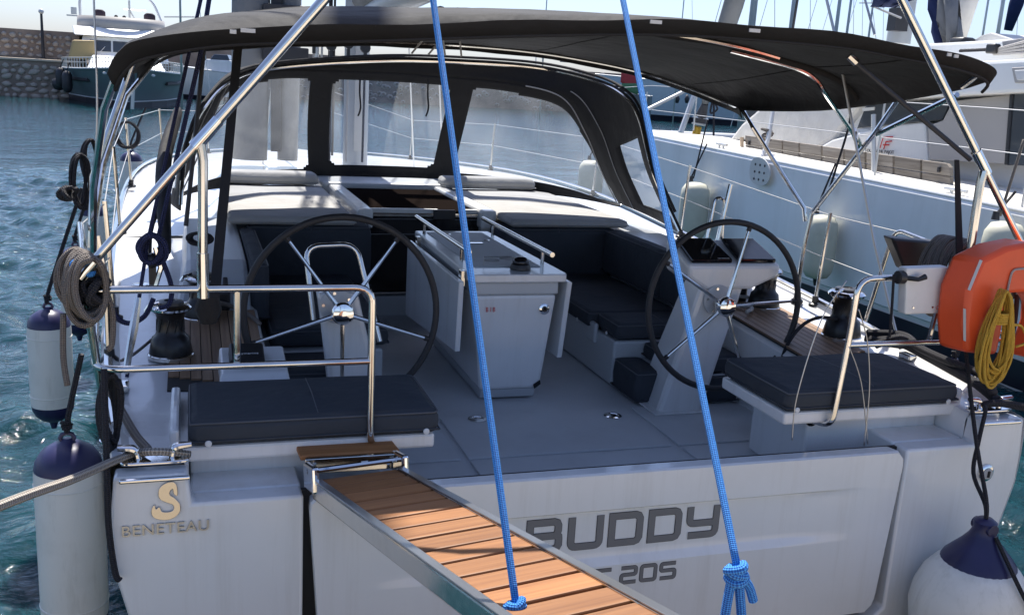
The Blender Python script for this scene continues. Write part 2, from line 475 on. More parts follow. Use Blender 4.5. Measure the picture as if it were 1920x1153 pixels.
# ================================================================== SETTING
# ---- water
def spaced(a, b, fine, lo, hi, g=1.13):
    core = list(np.arange(a, b+1e-6, fine))
    s = fine; x = b
    up = []
    while x < hi: s *= g; x += s; up.append(x)
    s = fine; x = a; dn = []
    while x > lo: s *= g; x -= s; dn.append(x)
    return np.array(dn[::-1]+core+up)
def make_water():
    xs = spaced(-9, 7, .075, -2500, 2500); ys = spaced(-3, 22, .075, -600, 3500, 1.09)
    X, Y = np.meshgrid(xs, ys)
    sx = np.gradient(xs)[None, :]; sy = np.gradient(ys)[:, None]
    sp = np.maximum(np.broadcast_to(sx, X.shape), np.broadcast_to(sy, X.shape))
    rng = np.random.RandomState(3)
    Z = np.zeros_like(X)
    for i in range(44):
        lam = .26*(1.07**i); a = rng.normal(1.25, .8)
        k = 2*math.pi/lam; ph = rng.rand()*6.28
        amp = .0125*lam**.8 if lam < .8 else .0125*.8**.8*(.8/lam)**.8
        fade = np.clip((lam/sp-3)/3, 0, 1)
        q = k*(math.cos(a)*X+math.sin(a)*Y)+ph+1.2*np.sin(.35*X*math.sin(a)+.3*Y+i)
        Z += amp*fade*(np.sin(q)+.25*np.sin(2*q+.7))
    n, m_ = X.shape
    me = bpy.data.meshes.new('water')
    co = np.stack([X, Y, Z], -1).reshape(-1, 3).astype(np.float32)
    idx = np.arange(n*m_).reshape(n, m_)
    q = np.stack([idx[:-1, :-1], idx[:-1, 1:], idx[1:, 1:], idx[1:, :-1]], -1).reshape(-1, 4)
    me.vertices.add(len(co)); me.vertices.foreach_set('co', co.ravel())
    me.loops.add(q.size); me.loops.foreach_set('vertex_index', q.ravel().astype(np.int32))
    me.polygons.add(len(q)); me.polygons.foreach_set('loop_start', np.arange(0, q.size, 4, dtype=np.int32))
    me.update(calc_edges=True); me.validate(); me.shade_smooth()
    m = bpy.data.materials.new('harbour water'); m.use_nodes = True; t = m.node_tree; b = t.nodes['Principled BSDF']
    b.inputs['Subsurface Weight'].default_value = 1.0; b.inputs['Subsurface Radius'].default_value = (.25, .8, .8); b.inputs['Subsurface Scale'].default_value = 1.0
    b.inputs['Roughness'].default_value = .04; b.inputs['IOR'].default_value = 1.333
    tc = t.nodes.new('ShaderNodeTexCoord')
    nz = t.nodes.new('ShaderNodeTexNoise'); nz.inputs['Scale'].default_value = .25; nz.inputs['Detail'].default_value = 4
    t.links.new(tc.outputs['Object'], nz.inputs['Vector'])
    cr = t.nodes.new('ShaderNodeValToRGB')
    cr.color_ramp.elements[0].position = .35; cr.color_ramp.elements[0].color = (.003, .026, .034, 1)
    cr.color_ramp.elements[1].position = .7; cr.color_ramp.elements[1].color = (.006, .042, .052, 1)
    t.links.new(nz.outputs['Fac'], cr.inputs[0]); t.links.new(cr.outputs[0], b.inputs['Base Color'])
    prev = None
    for sc, st, di in ((.45, .5, .20), (1.7, .6, .10), (5, .65, .05), (15, .45, .010)):
        mp = t.nodes.new('ShaderNodeMapping'); mp.inputs['Scale'].default_value = (1, 1.7, 1); mp.inputs['Rotation'].default_value = (0, 0, -.35)
        t.links.new(tc.outputs['Object'], mp.inputs['Vector'])
        n2 = t.nodes.new('ShaderNodeTexNoise'); n2.inputs['Scale'].default_value = sc; n2.inputs['Detail'].default_value = 5; n2.inputs['Distortion'].default_value = .5
        t.links.new(mp.outputs[0], n2.inputs['Vector'])
        bp = t.nodes.new('ShaderNodeBump'); bp.inputs['Strength'].default_value = st; bp.inputs['Distance'].default_value = di
        t.links.new(n2.outputs['Fac'], bp.inputs['Height'])
        if prev: t.links.new(prev.outputs[0], bp.inputs['Normal'])
        prev = bp
    t.links.new(prev.outputs[0], b.inputs['Normal'])
    me.materials.append(m)
    o = bpy.data.objects.new('water', me); COL.objects.link(o)
    tag(o, kind='structure')
make_water()

# ---- the quay the photographer stands on
q = part('quay', MB().span((-40, -16, -2), (40, -2.0, 1.08)), M['quay'], bev=.03, angle=0)
tag(q, kind='structure')

# ---- breakwater: stepped masonry wall at the far side of the basin
bw = thing('breakwater', 'long brown rubble stone breakwater wall across the harbour with a pale ledge', 'wall', (-10, 70, 0))
WX, WY = -8.4, 67.6
mb = MB().span((-70, WY, -3), (WX, WY+9, 2.26))
mb.span((WX-.01, WY+27, -3), (90, WY+40, 2.26))
mb.span((WX-6, WY+8.99, -3), (WX, WY+40, 2.255))
part('lower_wall', mb, M['mortar'], bw, angle=0)
mb = MB().span((-70, WY+1.9, 2.262), (WX-.2, WY+3.4, 4.25))
mb.span((WX-1.7, WY+3.41, 2.262), (WX-.2, WY+29, 4.25))
mb.span((WX-.21, WY+29, 2.262), (90, WY+30.5, 4.25))
part('upper_wall', mb, M['mortar'], bw, angle=0)
mb = MB().span((-70, WY-.12, 2.27), (WX+.1, WY+1.88, 2.42))
part('ledge', mb, M['quay'], bw, bev=.04, angle=0)
def stone_mesh(seed):
    rd = random.Random(seed)
    mb = MB(); k = rd.randint(6, 8); rows = []
    ang = sorted(2*math.pi*(i+rd.uniform(-.25, .25))/k for i in range(k))
    rad = [rd.uniform(.82, 1.1) for _ in ang]
    for f, d in ((1.0, .0), (.93, -.5), (.55, -.95)):
        rows.append([Vector((f*rad[i]*math.cos(a)*.5, d*.12*rd.uniform(.8, 1.15), f*rad[i]*math.sin(a)*.5)) for i, a in enumerate(ang)])
    mb.grid(rows, True)
    n = len(ang); mb.f.append([2*n+i for i in range(n)]); mb.uv.append([(0, 0)]*n)
    return mb.mesh('stone', M['stone'], 50, flip=False)
SM = [stone_mesh(s) for s in range(9)]
rd = random.Random(11)
cnt = 0
def stones_on(xa, xb, za, zb, y, w, h, limit):
    global cnt
    z = za+h*.5; row = 0; first = None
    while z < zb-h*.3:
        x = xb-rd.uniform(.2, .5)
        while x > xa and limit > 0:
            ww = w*rd.uniform(.5, 1.35); hh = min(ww*1.1, h*rd.uniform(.7, 1.2))
            x -= ww*.5
            Mx = Matrix.Translation((x, y, z+rd.uniform(-.22, .22)*h)) @ Matrix.Rotation(rd.uniform(-.3, .3), 4, 'Y') @ Matrix.Diagonal((ww*1.0, rd.uniform(.7, 1.2), hh*1.0, 1))
            put('stone', SM[rd.randrange(9)], bw, Mx)
            cnt += 1; limit -= 1
            x -= ww*.5+rd.uniform(.02, .12)
        z += h*1.04; row += 1
stones_on(-17.2, WX-.3, 2.5, 4.2, WY+1.9, .47, .37, 110)
stones_on(-17.2, WX-.1, -.1, 2.2, WY, .62, .36, 110)
mb = MB()   # the rest of the wall, too far or hidden to pick stones one by one
for k in range(620):
    if k < 320: x, y, z = rd.uniform(18, 75), WY+29, rd.uniform(2.45, 4.1)
    else: x, y, z = rd.uniform(-8, 75), WY+27, rd.uniform(.1, 2.1)
    s = rd.uniform(.3, .6); n = 7
    a0 = rd.random()*6
    ring = lambda f, d: [Vector((x+f*s*.55*math.cos(a0+6.283*i/n)*1.15, y-d, z+f*s*.45*math.sin(a0+6.283*i/n))) for i in range(n)]
    b0 = len(mb.v); mb.grid([ring(1, 0), ring(.85, .07), ring(.4, .12)], True)
o = part('rubble_facing', mb, M['stone'], bw, angle=50); tag(o, kind='stuff')

# ---- lamp post on the breakwater
lp = thing('lamp_post', 'slim grey lamp post with a small white globe on the breakwater ledge', 'lamp post', (-10.75, WY+1.3, 2.42))
part('post', MB().tube([(-10.75, WY+1.3, 2.42), (-10.75, WY+1.3, 5.3)], [.11, .075], 10), M['dark'], lp)
part('base_plate', MB().lathe([(.2, 0), (.2, .06), (.13, .1)], (-10.75, WY+1.3, 2.421)), M['dark'], lp)
part('globe', MB().ball((-10.75, WY+1.3, 5.42), .17), M['whitepl'], lp, angle=None)

# ================================================================== THE SAILING YACHT
YR = thing('sailing_yacht', 'large white sailing yacht moored stern to the quay with black bimini and sprayhood', 'sailing yacht', (0, 6, 0))
SH = [(.12, 1.98, 1.31), (1, 2.07, 1.36), (2, 2.14, 1.42), (4, 2.23, 1.52), (6, 2.26, 1.61), (8, 2.18, 1.60), (10, 1.9, 1.53), (11.5, 1.48, 1.47), (12.7, .88, 1.42), (13.35, .32, 1.39), (13.6, .02, 1.38)]
def sheer(y):
    y = max(SH[0][0], min(SH[-1][0], y))
    for a, b in zip(SH, SH[1:]):
        if y <= b[0]:
            t = (y-a[0])/(b[0]-a[0]); return a[1]+(b[1]-a[1])*t, a[2]+(b[2]-a[2])*t
YS = [p.x for p in curve([(s[0], 0, 0) for s in SH], 4)]
SHC = [(p.x, p.y, p.z) for p in curve(SH, 4)]
def sheer(y):
    y = max(.12, min(13.6, y))
    for a, b in zip(SHC, SHC[1:]):
        if y <= b[0]+1e-9:
            t = (y-a[0])/(b[0]-a[0]+1e-12); return a[1]+(b[1]-a[1])*t, a[2]+(b[2]-a[2])*t
    return SHC[-1][1], SHC[-1][2]
PROF = [(1, 1.0), (1.003, .87), (1.0, .76), (.97, .57), (.9, .38), (.823, .25), (.68, .115), (.5, .0), (.25, -.12), (0, -.18)]
rows = []
for y, b, zs in SHC:
    fw = max(0, (y-8)/5.6)
    r = []
    for k, (fx, fz) in enumerate(PROF):
        x = b*fx*(1-.35*fw*(k/9)); z = zs*fz if fz > 0 else fz*2
        r.append((x, z))
    rows.append([Vector((-x, y, z)) for x, z in r]+[Vector((x, y, z)) for x, z in r[::-1][1:]])
part('hull', MB().grid(rows), M['gel'], YR, angle=50, flip=True)

# transom: one moulding with a recess for the fold down platform and a step each side
def rnd2(pts, r, n=4): return [(p.x, p.z) for p in fillet([V(a, 0, b) for a, b in pts], r, n)]
half = [(1.33, .42), (1.33, 1.2), (1.716, 1.2), (1.727, 1.314), (1.968, 1.314), (1.985, 1.14), (1.985, 1.0), (1.925, .745), (1.78, .5), (1.63, .33), (1.35, .15), (1.0, 0), (.5, -.12)]
outer = [(-x, z) for x, z in half[::-1]]
poly = outer+[(-1.26, .36)]+[(1.26, .36)]+half
mb = MB()
pts = [V(x, .12, z) for x, z in poly]
mb.prism(pts, (0, .1, 0))
part('transom', mb, M['gel'], YR, angle=20, bev=.012)
mb = MB().span((-1.40, .1905, .3), (1.40, .212, 1.19))
part('gap_backing', mb, M['rubber'], YR, angle=0)  # black sheet added behind the platform so the gap round it looks dark
# quarter steps and the walls behind them
for s in (-1, 1):
    mb = MB().hexa([V(s*a, y, z) for z in (.95, 1.2) for y in (.221, .47) for a in ((1.33, 1.72) if s > 0 else (1.72, 1.33))])
    part('quarter_step', mb, M['gel'], YR, angle=20, bev=.01)

# fold down bathing platform with its two moulded creases
def plat_face(x, z):
    fx = max(0, min(1, (1.08-abs(x))/.35))
    d = 0
    if z < 1.045: d += .022*min(1, (1.045-z)/.012)
    if z < .83: d -= .022*min(1, (.83-z)/.035)
    return .108+d*min(1, fx*1.0)
zs = sorted(set([round(v, 4) for v in list(np.linspace(.42, 1.195, 26))+[1.047, 1.045, 1.040, 1.035, 1.031, .832, .825, .815, .805, .795]]))
xs = np.linspace(-1, 1, 49)
rows = []
for z in zs:
    hw = 1.255+.055*(z-.42)/.78
    if z > 1.13: hw -= .045*(1-math.sqrt(max(0, 1-((z-1.13)/.066)**2)))
    if z < .5: hw -= .06*(1-math.sqrt(max(0, 1-((.5-z)/.085)**2)))
    rows.append([V(hw*u, plat_face(hw*u, z), z) for u in xs])
mb = MB().grid(rows)
n = len(xs); m_ = len(rows)
loop_f = [rows[0][j] for j in range(n)]+[rows[i][n-1] for i in range(1, m_)]+[rows[m_-1][j] for j in range(n-2, -1, -1)]+[rows[i][0] for i in range(m_-2, 0, -1)]
loop_b = [V(p.x, .19, p.z) for p in loop_f]
loop_m = [V(p.x*1.003, p.y+.012, p.z+(.006 if p.z > 1.1 else 0)) for p in loop_f]
loop_f2 = [p.copy() for p in loop_f]
mb.grid([loop_f2, loop_m, loop_b], True)
plat = part('bathing_platform', mb, M['gel'], YR, angle=30)

# lettering: bold square letters with a dark outline
def ribbon(mb, pts, w, y, closed=False):
    P = [Vector((a, 0, b)) for a, b in pts]; n = len(P); L = []; Rr = []
    for i in range(n):
        a = P[i-1] if (i or closed) else None; c = P[(i+1) % n] if (i < n-1 or closed) else None
        d1 = (P[i]-a).normalized() if a is not None else None
        d2 = (c-P[i]).normalized() if c is not None else None
        d1 = d1 or d2; d2 = d2 or d1
        n1 = V(-d1.z, 0, d1.x); n2 = V(-d2.z, 0, d2.x)
        m = (n1+n2)
        m = m.normalized() if m.length > 1e-6 else n1
        k = w/2/max(.35, m.dot(n1))
        L.append(P[i]+m*k); Rr.append(P[i]-m*k)
    vs = [V(p.x, y, p.z) for p in L+Rr]
    rng = range(n) if closed else range(n-1)
    mb.add(vs, [(i, (i+1) % n, n+(i+1) % n, n+i) for i in rng])
def soft(pts, r, closed=False):
    if closed:
        P = [V(a, 0, b) for a, b in pts]; out = []
        q = fillet([(P[-1]+P[0])/2]+P+[(P[-1]+P[0])/2], r, 4)
        return [(p.x, p.z) for p in q[:-1]]
    return [(p.x, p.z) for p in fillet([V(a, 0, b) for a, b in pts], r, 4)]
GLY = {   # strokes in a unit box: (points, closed, rounded)
 'B': [([(.08, .08), (.08, .92), (.76, .92), (.85, .885), (.89, .80), (.89, .64), (.85, .53), (.91, .46), (.92, .38), (.92, .21), (.87, .115), (.78, .08)], 1, 0), ([(.18, .5), (.82, .5)], 0, 0)],
 'U': [([(.08, 1), (.08, .08), (.92, .08), (.92, 1)], 0, .16)],
 'D': [([(.08, .08), (.08, .92), (.78, .92), (.87, .885), (.92, .79), (.92, .21), (.87, .115), (.78, .08)], 1, 0)],
 'Y': [([(.08, 1), (.08, .46), (.92, .46)], 0, .14), ([(.92, 1), (.92, .08), (.06, .08)], 0, .16)],
 '2': [([(.04, .92), (.92, .92), (.92, .52), (.08, .52), (.08, .08), (.96, .08)], 0, .12)],
 '0': [([(.08, .08), (.08, .92), (.92, .92), (.92, .08)], 1, .14)],
 '5': [([(.96, .92), (.08, .92), (.08, .52), (.92, .52), (.92, .08), (.04, .08)], 0, .12)],
 'S': [([(.94, .92), (.1, .92), (.52, .5), (.1, .08), (.94, .08)], 0, .05)],   # capital sigma
 'N': [([(.08, 0), (.08, .92), (.92, .08), (.92, 1)], 0, .05)],
}
def square_text(s, x0, x1, z0, z1, y, gap, wt, space=.5):
    n = sum(1 if c != ' ' else space for c in s)
    cw = (x1-x0-gap*(len(s)-1))/n; x = x0; h = z1-z0
    for ch in s:
        if ch == ' ':
            x += cw*space+gap; continue
        a, b = MB(), MB()
        for k_, (pts, cl, rr) in enumerate(GLY[ch]):
            p = [(x+u*cw, z0+v*h) for u, v in (soft(pts, rr, cl) if rr else pts)]
            ribbon(a, p, wt*h, y-.0004*k_, cl); ribbon(b, p, wt*h+.0045, y+.0012-.0003*k_, cl)
        L = part('letter', a, M['ink'], YR, angle=0)
        part('outline', b, M['inkline'], L, angle=0)
        x += cw+gap
square_text('BUDDY', -.455, .405, .872, 1.014, .1268, .03, .2)
square_text('NS', -.262, -.078, .705, .783, .1062, .014, .18)
square_text('205', -.042, .215, .705, .783, .1062, .014, .18)

# chrome maker's name and emblem on the port quarter
def text_mesh(body, size, ext):
    cu = bpy.data.curves.new('lettering', 'FONT'); cu.body = body; cu.size = size; cu.extrude = ext; cu.align_x = 'LEFT'; cu.space_character = 1.08
    ob = bpy.data.objects.new('lettering', cu); COL.objects.link(ob)
    C.view_layer.update()
    me = bpy.data.meshes.new_from_object(ob.evaluated_get(C.evaluated_depsgraph_get()))
    bpy.data.objects.remove(ob); bpy.data.curves.remove(cu)
    return me
def write(name, body, m, parent, origin, xdir, zdir, width, height, ext=.002):
    me = text_mesh(body, 1.0, .01)
    xs = [v.co.x for v in me.vertices]; ys_ = [v.co.y for v in me.vertices]
    w_, h_ = max(xs)-min(xs), max(ys_)-min(ys_)
    X = Vector(xdir).normalized(); Z = Vector(zdir).normalized(); N = X.cross(Z)
    ox, oy = min(xs), min(ys_)
    O = Vector(origin)
    for v in me.vertices:
        v.co = O+X*((v.co.x-ox)/w_*width)+Z*((v.co.y-oy)/h_*height)+N*(v.co.z/.01*ext)
    me.materials.clear(); me.materials.append(m)
    return put(name, me, parent)
write('maker_lettering', 'BENETEAU', M['chromedull'], YR, (-1.945, .116, 1.098), (1, 0, 0), (0, 0, 1), .285, .04, .003)
E0 = [(870, 485), (885, 515), (886, 552), (868, 545), (862, 520), (850, 530), (848, 548), (870, 562), (895, 590), (901, 625), (880, 655), (845, 672), (800, 673), (765, 660), (755, 630), (770, 598), (778, 620), (795, 608), (810, 632), (850, 632), (868, 618), (862, 598), (835, 588), (800, 572), (790, 545), (800, 510), (832, 488)]
ep = [sight(a/2.6625, 720+b/2.6625, y=.119) for a, b in E0]
ep = [p for p in curve(ep, 3, True)]
mb = MB(); cen = sum(ep, V(0, 0, 0))/len(ep)
mb.prism(ep, (0, -.007, 0))
part('seahorse_emblem', mb, M['warmchrome'], YR, angle=30, bev=.003)

# ---- side decks, toe rail and cockpit walls
for s in (-1, 1):
    rows = []
    for y in list(np.linspace(.221, .47, 3)):
        b, z = sheer(y)
        rows.append([V(s*x, y, zz) for x, zz in ((b, z), (b-.015, z+.03), (b-.05, z+.03), (b-.08, z), (1.74, z), (1.725, z-.03), (1.725, 1.0))])
    o = part('quarter_deck', MB().grid(rows), M['gel'], YR, angle=40, flip=s < 0, bev=0)
    rows = []
    for y in [.47, .6, .9, 1.3, 1.7, 2.1, 2.6, 3.2, 3.9]:
        b, z = sheer(y)
        rows.append([V(s*x, y, zz) for x, zz in ((b, z), (b-.015, z+.03), (b-.05, z+.03), (b-.08, z), (1.9, z-.005), (1.4, z-.01), (1.365, z-.04), (1.36, .93))])
    part('side_deck', MB().grid(rows), M['gel'], YR, angle=40, flip=s < 0)
    b, z = sheer(.47)
    part('deck_bulkhead', MB().prism([V(s*1.36, .472, .93), V(s*1.36, .472, z-.04), V(s*1.745, .472, z-.005), V(s*1.745, .472, .93)], (0, .02, 0)), M['gel'], YR, angle=0)
    # chromed toe rail strip that catches the light
    pts = [V(s*(sheer(y)[0]-.03), y, sheer(y)[1]+.042) for y in np.linspace(.5, 12.5, 40)]
    part('toe_rail', MB().tube(pts, .012, 6, flat=1.6), M['steel'], YR)

# fore deck and side decks forward of the cockpit, cambered
rows = []
for y in np.linspace(3.9, 13.55, 34):
    b, z = sheer(y)
    rows.append([V(u*(b-.03), y, z+.03*(1-u*u)-.0) for u in np.linspace(-1, 1, 17)])
part('foredeck', MB().grid(rows), M['gel'], YR, angle=None)

# cockpit sole with raised hatches
part('cockpit_sole', MB().span((-1.36, .206, .86), (1.36, 3.95, .93)), M['sole'], YR, angle=0)
SOLE = [(-.46, .62, .98, 1.56), (-1.30, -.50, .98, 1.56), (.66, 1.30, .98, 1.56), (-.46, .62, .40, .95), (-1.3, -.50, .4, .95), (.66, 1.3, .4, .95)]
for x0, x1, y0, y1 in SOLE:
    hp = part('sole_hatch', MB().span((x0, y0, .9301), (x1, y1, .942)), M['sole'], YR, angle=0, bev=.004)
    if x0 == -.46 and y0 > .9:
        for xx, yy in ((x0+.19, y1-.06), (x1-.13, y1-.12)):
            part('latch', MB().lathe([(.05, 0), (.05, .004), (.035, .006), (.033, .002), (.0, .002)], (xx, yy, .9421), seg=18), M['chrome'], hp)

# ---- helm seats: moulded base with overhanging lid
for s in (-1, 1):
    X = lambda a, b: (s*a, s*b) if s > 0 else (s*b, s*a)
    mb = MB()
    x0, x1 = X(.99, 1.72)
    mb.span((x0, .40, .943), (x1, .86, 1.275))
    x0, x1 = X(.80, 1.775)
    mb.span((x0, .315, 1.275), (x1, .87, 1.335))
    x0, x1 = X(1.755, 1.79)
    mb.span((x0, .33, 1.29), (x1, .85, 1.4))
    part('helm_seat', mb, M['gel'], YR, angle=0, bev=.012)
# ---- teak side strips in single planks
tm = None
for s in (-1, 1):
    for k in range(9):
        x = s*(1.41+.047*k)
        y0 = .92+.02*abs(k); y1 = 2.05
        if tm is None:
            tm = MB().box((0, 0, 0), (.043, 1, .012)).mesh('plank', M['teak'], 0)
        z0, z1 = sheer(y0)[1], sheer(y1)[1]
        tilt = math.atan2(z1-z0, y1-y0)
        Mx = Matrix.Translation((x, (y0+y1)/2, (z0+z1)/2+.002)) @ Matrix.Rotation(tilt, 4, 'X') @ Matrix.Diagonal((1, (y1-y0), 1, 1))
        put('plank', tm, YR, Mx)
    part('plank_bedding', MB().prism([V(s*1.385, .9, sheer(.9)[1]-.012), V(s*1.81, .93, sheer(.93)[1]-.008), V(s*1.81, 2.06, sheer(2.06)[1]-.008), V(s*1.385, 2.06, sheer(2.06)[1]-.012)], (0, 0, .009)), M['caulk'], YR, angle=0)

# ---- coamings beside the cockpit benches
for s in (-1, 1):
    prof = [(2.08, 1.40), (2.3, 1.60), (2.45, 1.63), (3.95, 1.645), (3.95, 1.3), (2.08, 1.3)]
    lo = [V(s*1.40, y, z) for y, z in prof]; hi = [V(s*(1.74 if z > 1.5 else 1.80), y, z) for y, z in prof]
    mb = MB(); n = len(prof)
    mb.add(lo+hi, [tuple(range(n)), tuple(range(2*n-1, n-1, -1))]+[(i, n+i, n+(i+1) % n, (i+1) % n) for i in range(n)])
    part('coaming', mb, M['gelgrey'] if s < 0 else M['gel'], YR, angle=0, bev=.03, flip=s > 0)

# ---- coachroof with companionway opening
rows = []
for y, hw, zt in ((3.9, 1.62, 1.63), (4.6, 1.62, 1.635), (6.0, 1.58, 1.63), (7.5, 1.4, 1.61), (9.0, 1.12, 1.565), (9.9, .8, 1.545)):
    b, z = sheer(y)
    rows.append([V(u*hw, y, (z-.0 if abs(u) == 1 else zt+.03*(1-u*u))) for u in (-1, -.93, -.7, -.4, 0, .4, .7, .93, 1)])
part('coachroof', MB().grid(rows), M['gel'], YR, angle=30)
mb = MB()
mb.span((-1.62, 3.86, .9), (-.46, 3.96, 1.645)); mb.span((.40, 3.86, .9), (1.62, 3.96, 1.645)); mb.span((-.4599, 3.87, .9), (.3999, 3.96, 1.08))
part('bulkhead', mb, M['gelgrey'], YR, angle=0)
cw = part('companionway_door', MB().span((-.455, 3.92, 1.08), (.395, 3.945, 1.70)), M['smoke'], YR, angle=0)
part('door_frame', MB().tube([(-.44, 3.90, 1.10), (.38, 3.90, 1.10)], .012, 6).tube([(-.44, 3.91, 1.69), (.38, 3.91, 1.69)], .014, 6), M['steel'], cw)
part('door_lock', MB().span((.03, 3.88, 1.66), (.20, 3.918, 1.735)), M['plastic'], cw, angle=0, bev=.008)
hs = part('hatch_shade', MB().span((-.44, 3.96, 1.70), (.38, 5.35, 1.718)), M['hatchway'], YR, angle=0, bev=.004)  # flat dark sheet in place of the open hatch, its inner shade painted on
mb = MB()
for x0, x1 in ((-.56, -.44), (.38, .50)):
    mb.hexa([V(x, y, z) for z in (1.60, 1.745) for y in (3.80, 5.5) for x in (x0, x1)])
part('slide_rail', mb, M['gel'], YR, angle=0, bev=.02)
part('slide_garage', MB().span((-.62, 5.36, 1.62), (.56, 5.9, 1.765)), M['gelgrey'], YR, angle=0, bev=.03)
mb = MB().span((-.44, 3.92, 1.70), (.07, 3.955, 1.735)).span((.24, 3.92, 1.70), (.38, 3.955, 1.735))
part('slide_lip', mb, M['whitepl'], YR, angle=0, bev=.004)

# ---- cockpit benches (moulded bases)
for s in (-1, 1):
    x = sorted((s*.70, s*1.355)); mb = MB()
    mb.span((x[0], 1.95, .942), (x[1], 3.84, 1.22))
    x2 = sorted((s*.88, s*1.355)); mb.span((x2[0], 1.55, .942), (x2[1], 1.949, 1.12))
    for yy in (2.2, 2.75, 3.3):
        xx = sorted((s*.705, s*.675)); mb.span((xx[0], yy, 1.14), (xx[1], yy+.16, 1.27))
    part('bench', mb, M['gelgrey'], YR, angle=0, bev=.02)
for xa, xb in ((-1.35, -.5), (.5, 1.35)):
    part('forward_bench', MB().span((xa, 3.3, .942), (xb, 3.845, 1.215)), M['gelgrey'], YR, angle=0, bev=.02)
# ---- steering wheels and pedestals
def wheel(s, a0):
    H = V(s*1.027, 1.287, 1.59); t = R(6)
    ax = V(0, -math.cos(t), math.sin(t)*.6).normalized()
    X = V(1, 0, 0); Z = X.cross(-ax).normalized()*1
    Z = V(0, math.sin(t)*.6, math.cos(t)).normalized()
    rad = .455
    pt = lambda a, r: H+X*(r*math.cos(a))+Z*(r*math.sin(a))
    W = part('steering_wheel', MB().tube([pt(2*math.pi*k/64, rad) for k in range(64)], .0165, 10, closed=True), M['leather'], YR, angle=None)
    for k in range(5):
        a = R(a0+72*k)
        part('spoke', MB().tube([pt(a, .04), pt(a, rad-.012)], [.0115, .008], 8), M['steel'], W)
        part('spoke_socket', MB().tube([pt(a, rad-.035), pt(a, rad-.004)], .013, 8), M['leather'], W)
    part('hub', MB().lathe([(.05, -.02), (.055, 0), (.055, .02), (.047, .032), (.03, .036), (.012, .037)], H, ax, 24), M['chrome'], W)
    part('axle', MB().lathe([(.022, 0), (.022, .2)], H-ax*.2, ax, 12), M['steel'], W)
wheel(-1, -90); wheel(1, 75)
for s in (-1, 1):
    lo = [(s*.76, 1.44), (s*1.05, 1.44), (s*1.0, 1.80), (s*.80, 1.80)]
    hi = [(s*.955, 1.42), (s*1.225, 1.42), (s*1.20, 1.66), (s*.97, 1.66)]
    zt = 1.685
    if s < 0: hi = [(s*.93, 1.42), (s*1.13, 1.42), (s*1.12, 1.62), (s*.95, 1.62)]; zt = 1.66
    mid = [((a[0]*.5+b[0]*.5)*1.0, a[1]*.5+b[1]*.5) for a, b in zip(lo, hi)]
    L = []
    for r, z in ((lo, .942), (mid, 1.32), (hi, zt)):
        L.append([V(x, y, z) for x, y in r])
    mb = MB().grid(L, True); n = len(mb.v)
    mb.f.append([n-4, n-3, n-2, n-1]); mb.uv.append([(0, 0)]*4)
    P = part('steering_pedestal', mb, M['gel'], YR, angle=0, bev=.03, flip=s < 0)
    part('mounting_plate', MB().lathe([(.085, 0), (.085, .008), (.078, .012)], (s*1.04, 1.395, 1.60), (0, -1, .05), 24), M['gelgrey'], P)
    for k in range(5):
        a = R(30+72*k)
        part('bolt', MB().lathe([(.008, 0), (.008, .006)], (s*1.04+.066*math.cos(a), 1.384, 1.60+.066*math.sin(a)), (0, -1, .05), 8), M['steel'], P)
    mb = MB().span((s*.9-.17, 1.40, .9431), (s*.9+.17, 1.86, .953))
    part('foot_flange', mb, M['gel'], P, angle=0, bev=.004)
    if s > 0:   # instrument head with two displays
        mb = MB()
        sec = [(.845, 1.40, 1.79), (1.425, 1.40, 1.79), (1.415, 1.40, 1.725), (1.25, 1.40, 1.655), (.97, 1.40, 1.655), (.86, 1.40, 1.72)]
        fr = [V(*p) for p in sec]
        bk = [V(p[0], 1.70, p[2]+(.10 if i < 2 else 0)) for i, p in enumerate(sec)]
        n = 6
        mb.add(fr+bk, [tuple(range(n)), tuple(range(2*n-1, n-1, -1))]+[(i, n+i, n+(i+1) % n, (i+1) % n) for i in range(n)])
        hd = part('instrument_head', mb, M['gel'], P, angle=0, bev=.02, flip=True)
        for x0, x1 in ((.875, 1.125), (1.165, 1.40)):
            f = lambda x, v: V(x, 1.415+v*.25, 1.797+v*.0865)
            vs = [f(x0, .03), f(x1, .03), f(x0+.015, .97), f(x1-.015, .97)]
            vs += [p+V(0, -.004, .022) for p in vs]
            part('display', MB().hexa(vs), M['display'], hd, angle=0, bev=.006)
        write('display_lettering', 'raymarine', M['whiteink'], hd, (1.03, 1.413, 1.8265), (1, 0, 0), (0, .25, .0865), .07, .01, .0006)
    else:       # chart plotter hood laid on the side, black
        pass
    # stainless guard loop
    xo = s*1.03
    g = fillet([sight(588, 600, y=1.62), sight(572, 462, y=1.72), sight(668, 458, y=1.72), sight(712, 640, y=1.6)], .08, 6)
    if s < 0:
        part('guard_rail', MB().tube(g, .0145, 10), M['steel'], P)
    else:
        part('guard_rail', MB().tube([V(1.19, 1.72, 1.86), V(1.25, 1.74, 2.2)], .012, 8).tube(fillet([V(1.12, 1.72, 1.86), V(1.16, 1.74, 2.12), V(1.22, 1.74, 2.12), V(1.22, 1.72, 1.86)], .03), .009, 8), M['steel'], P)
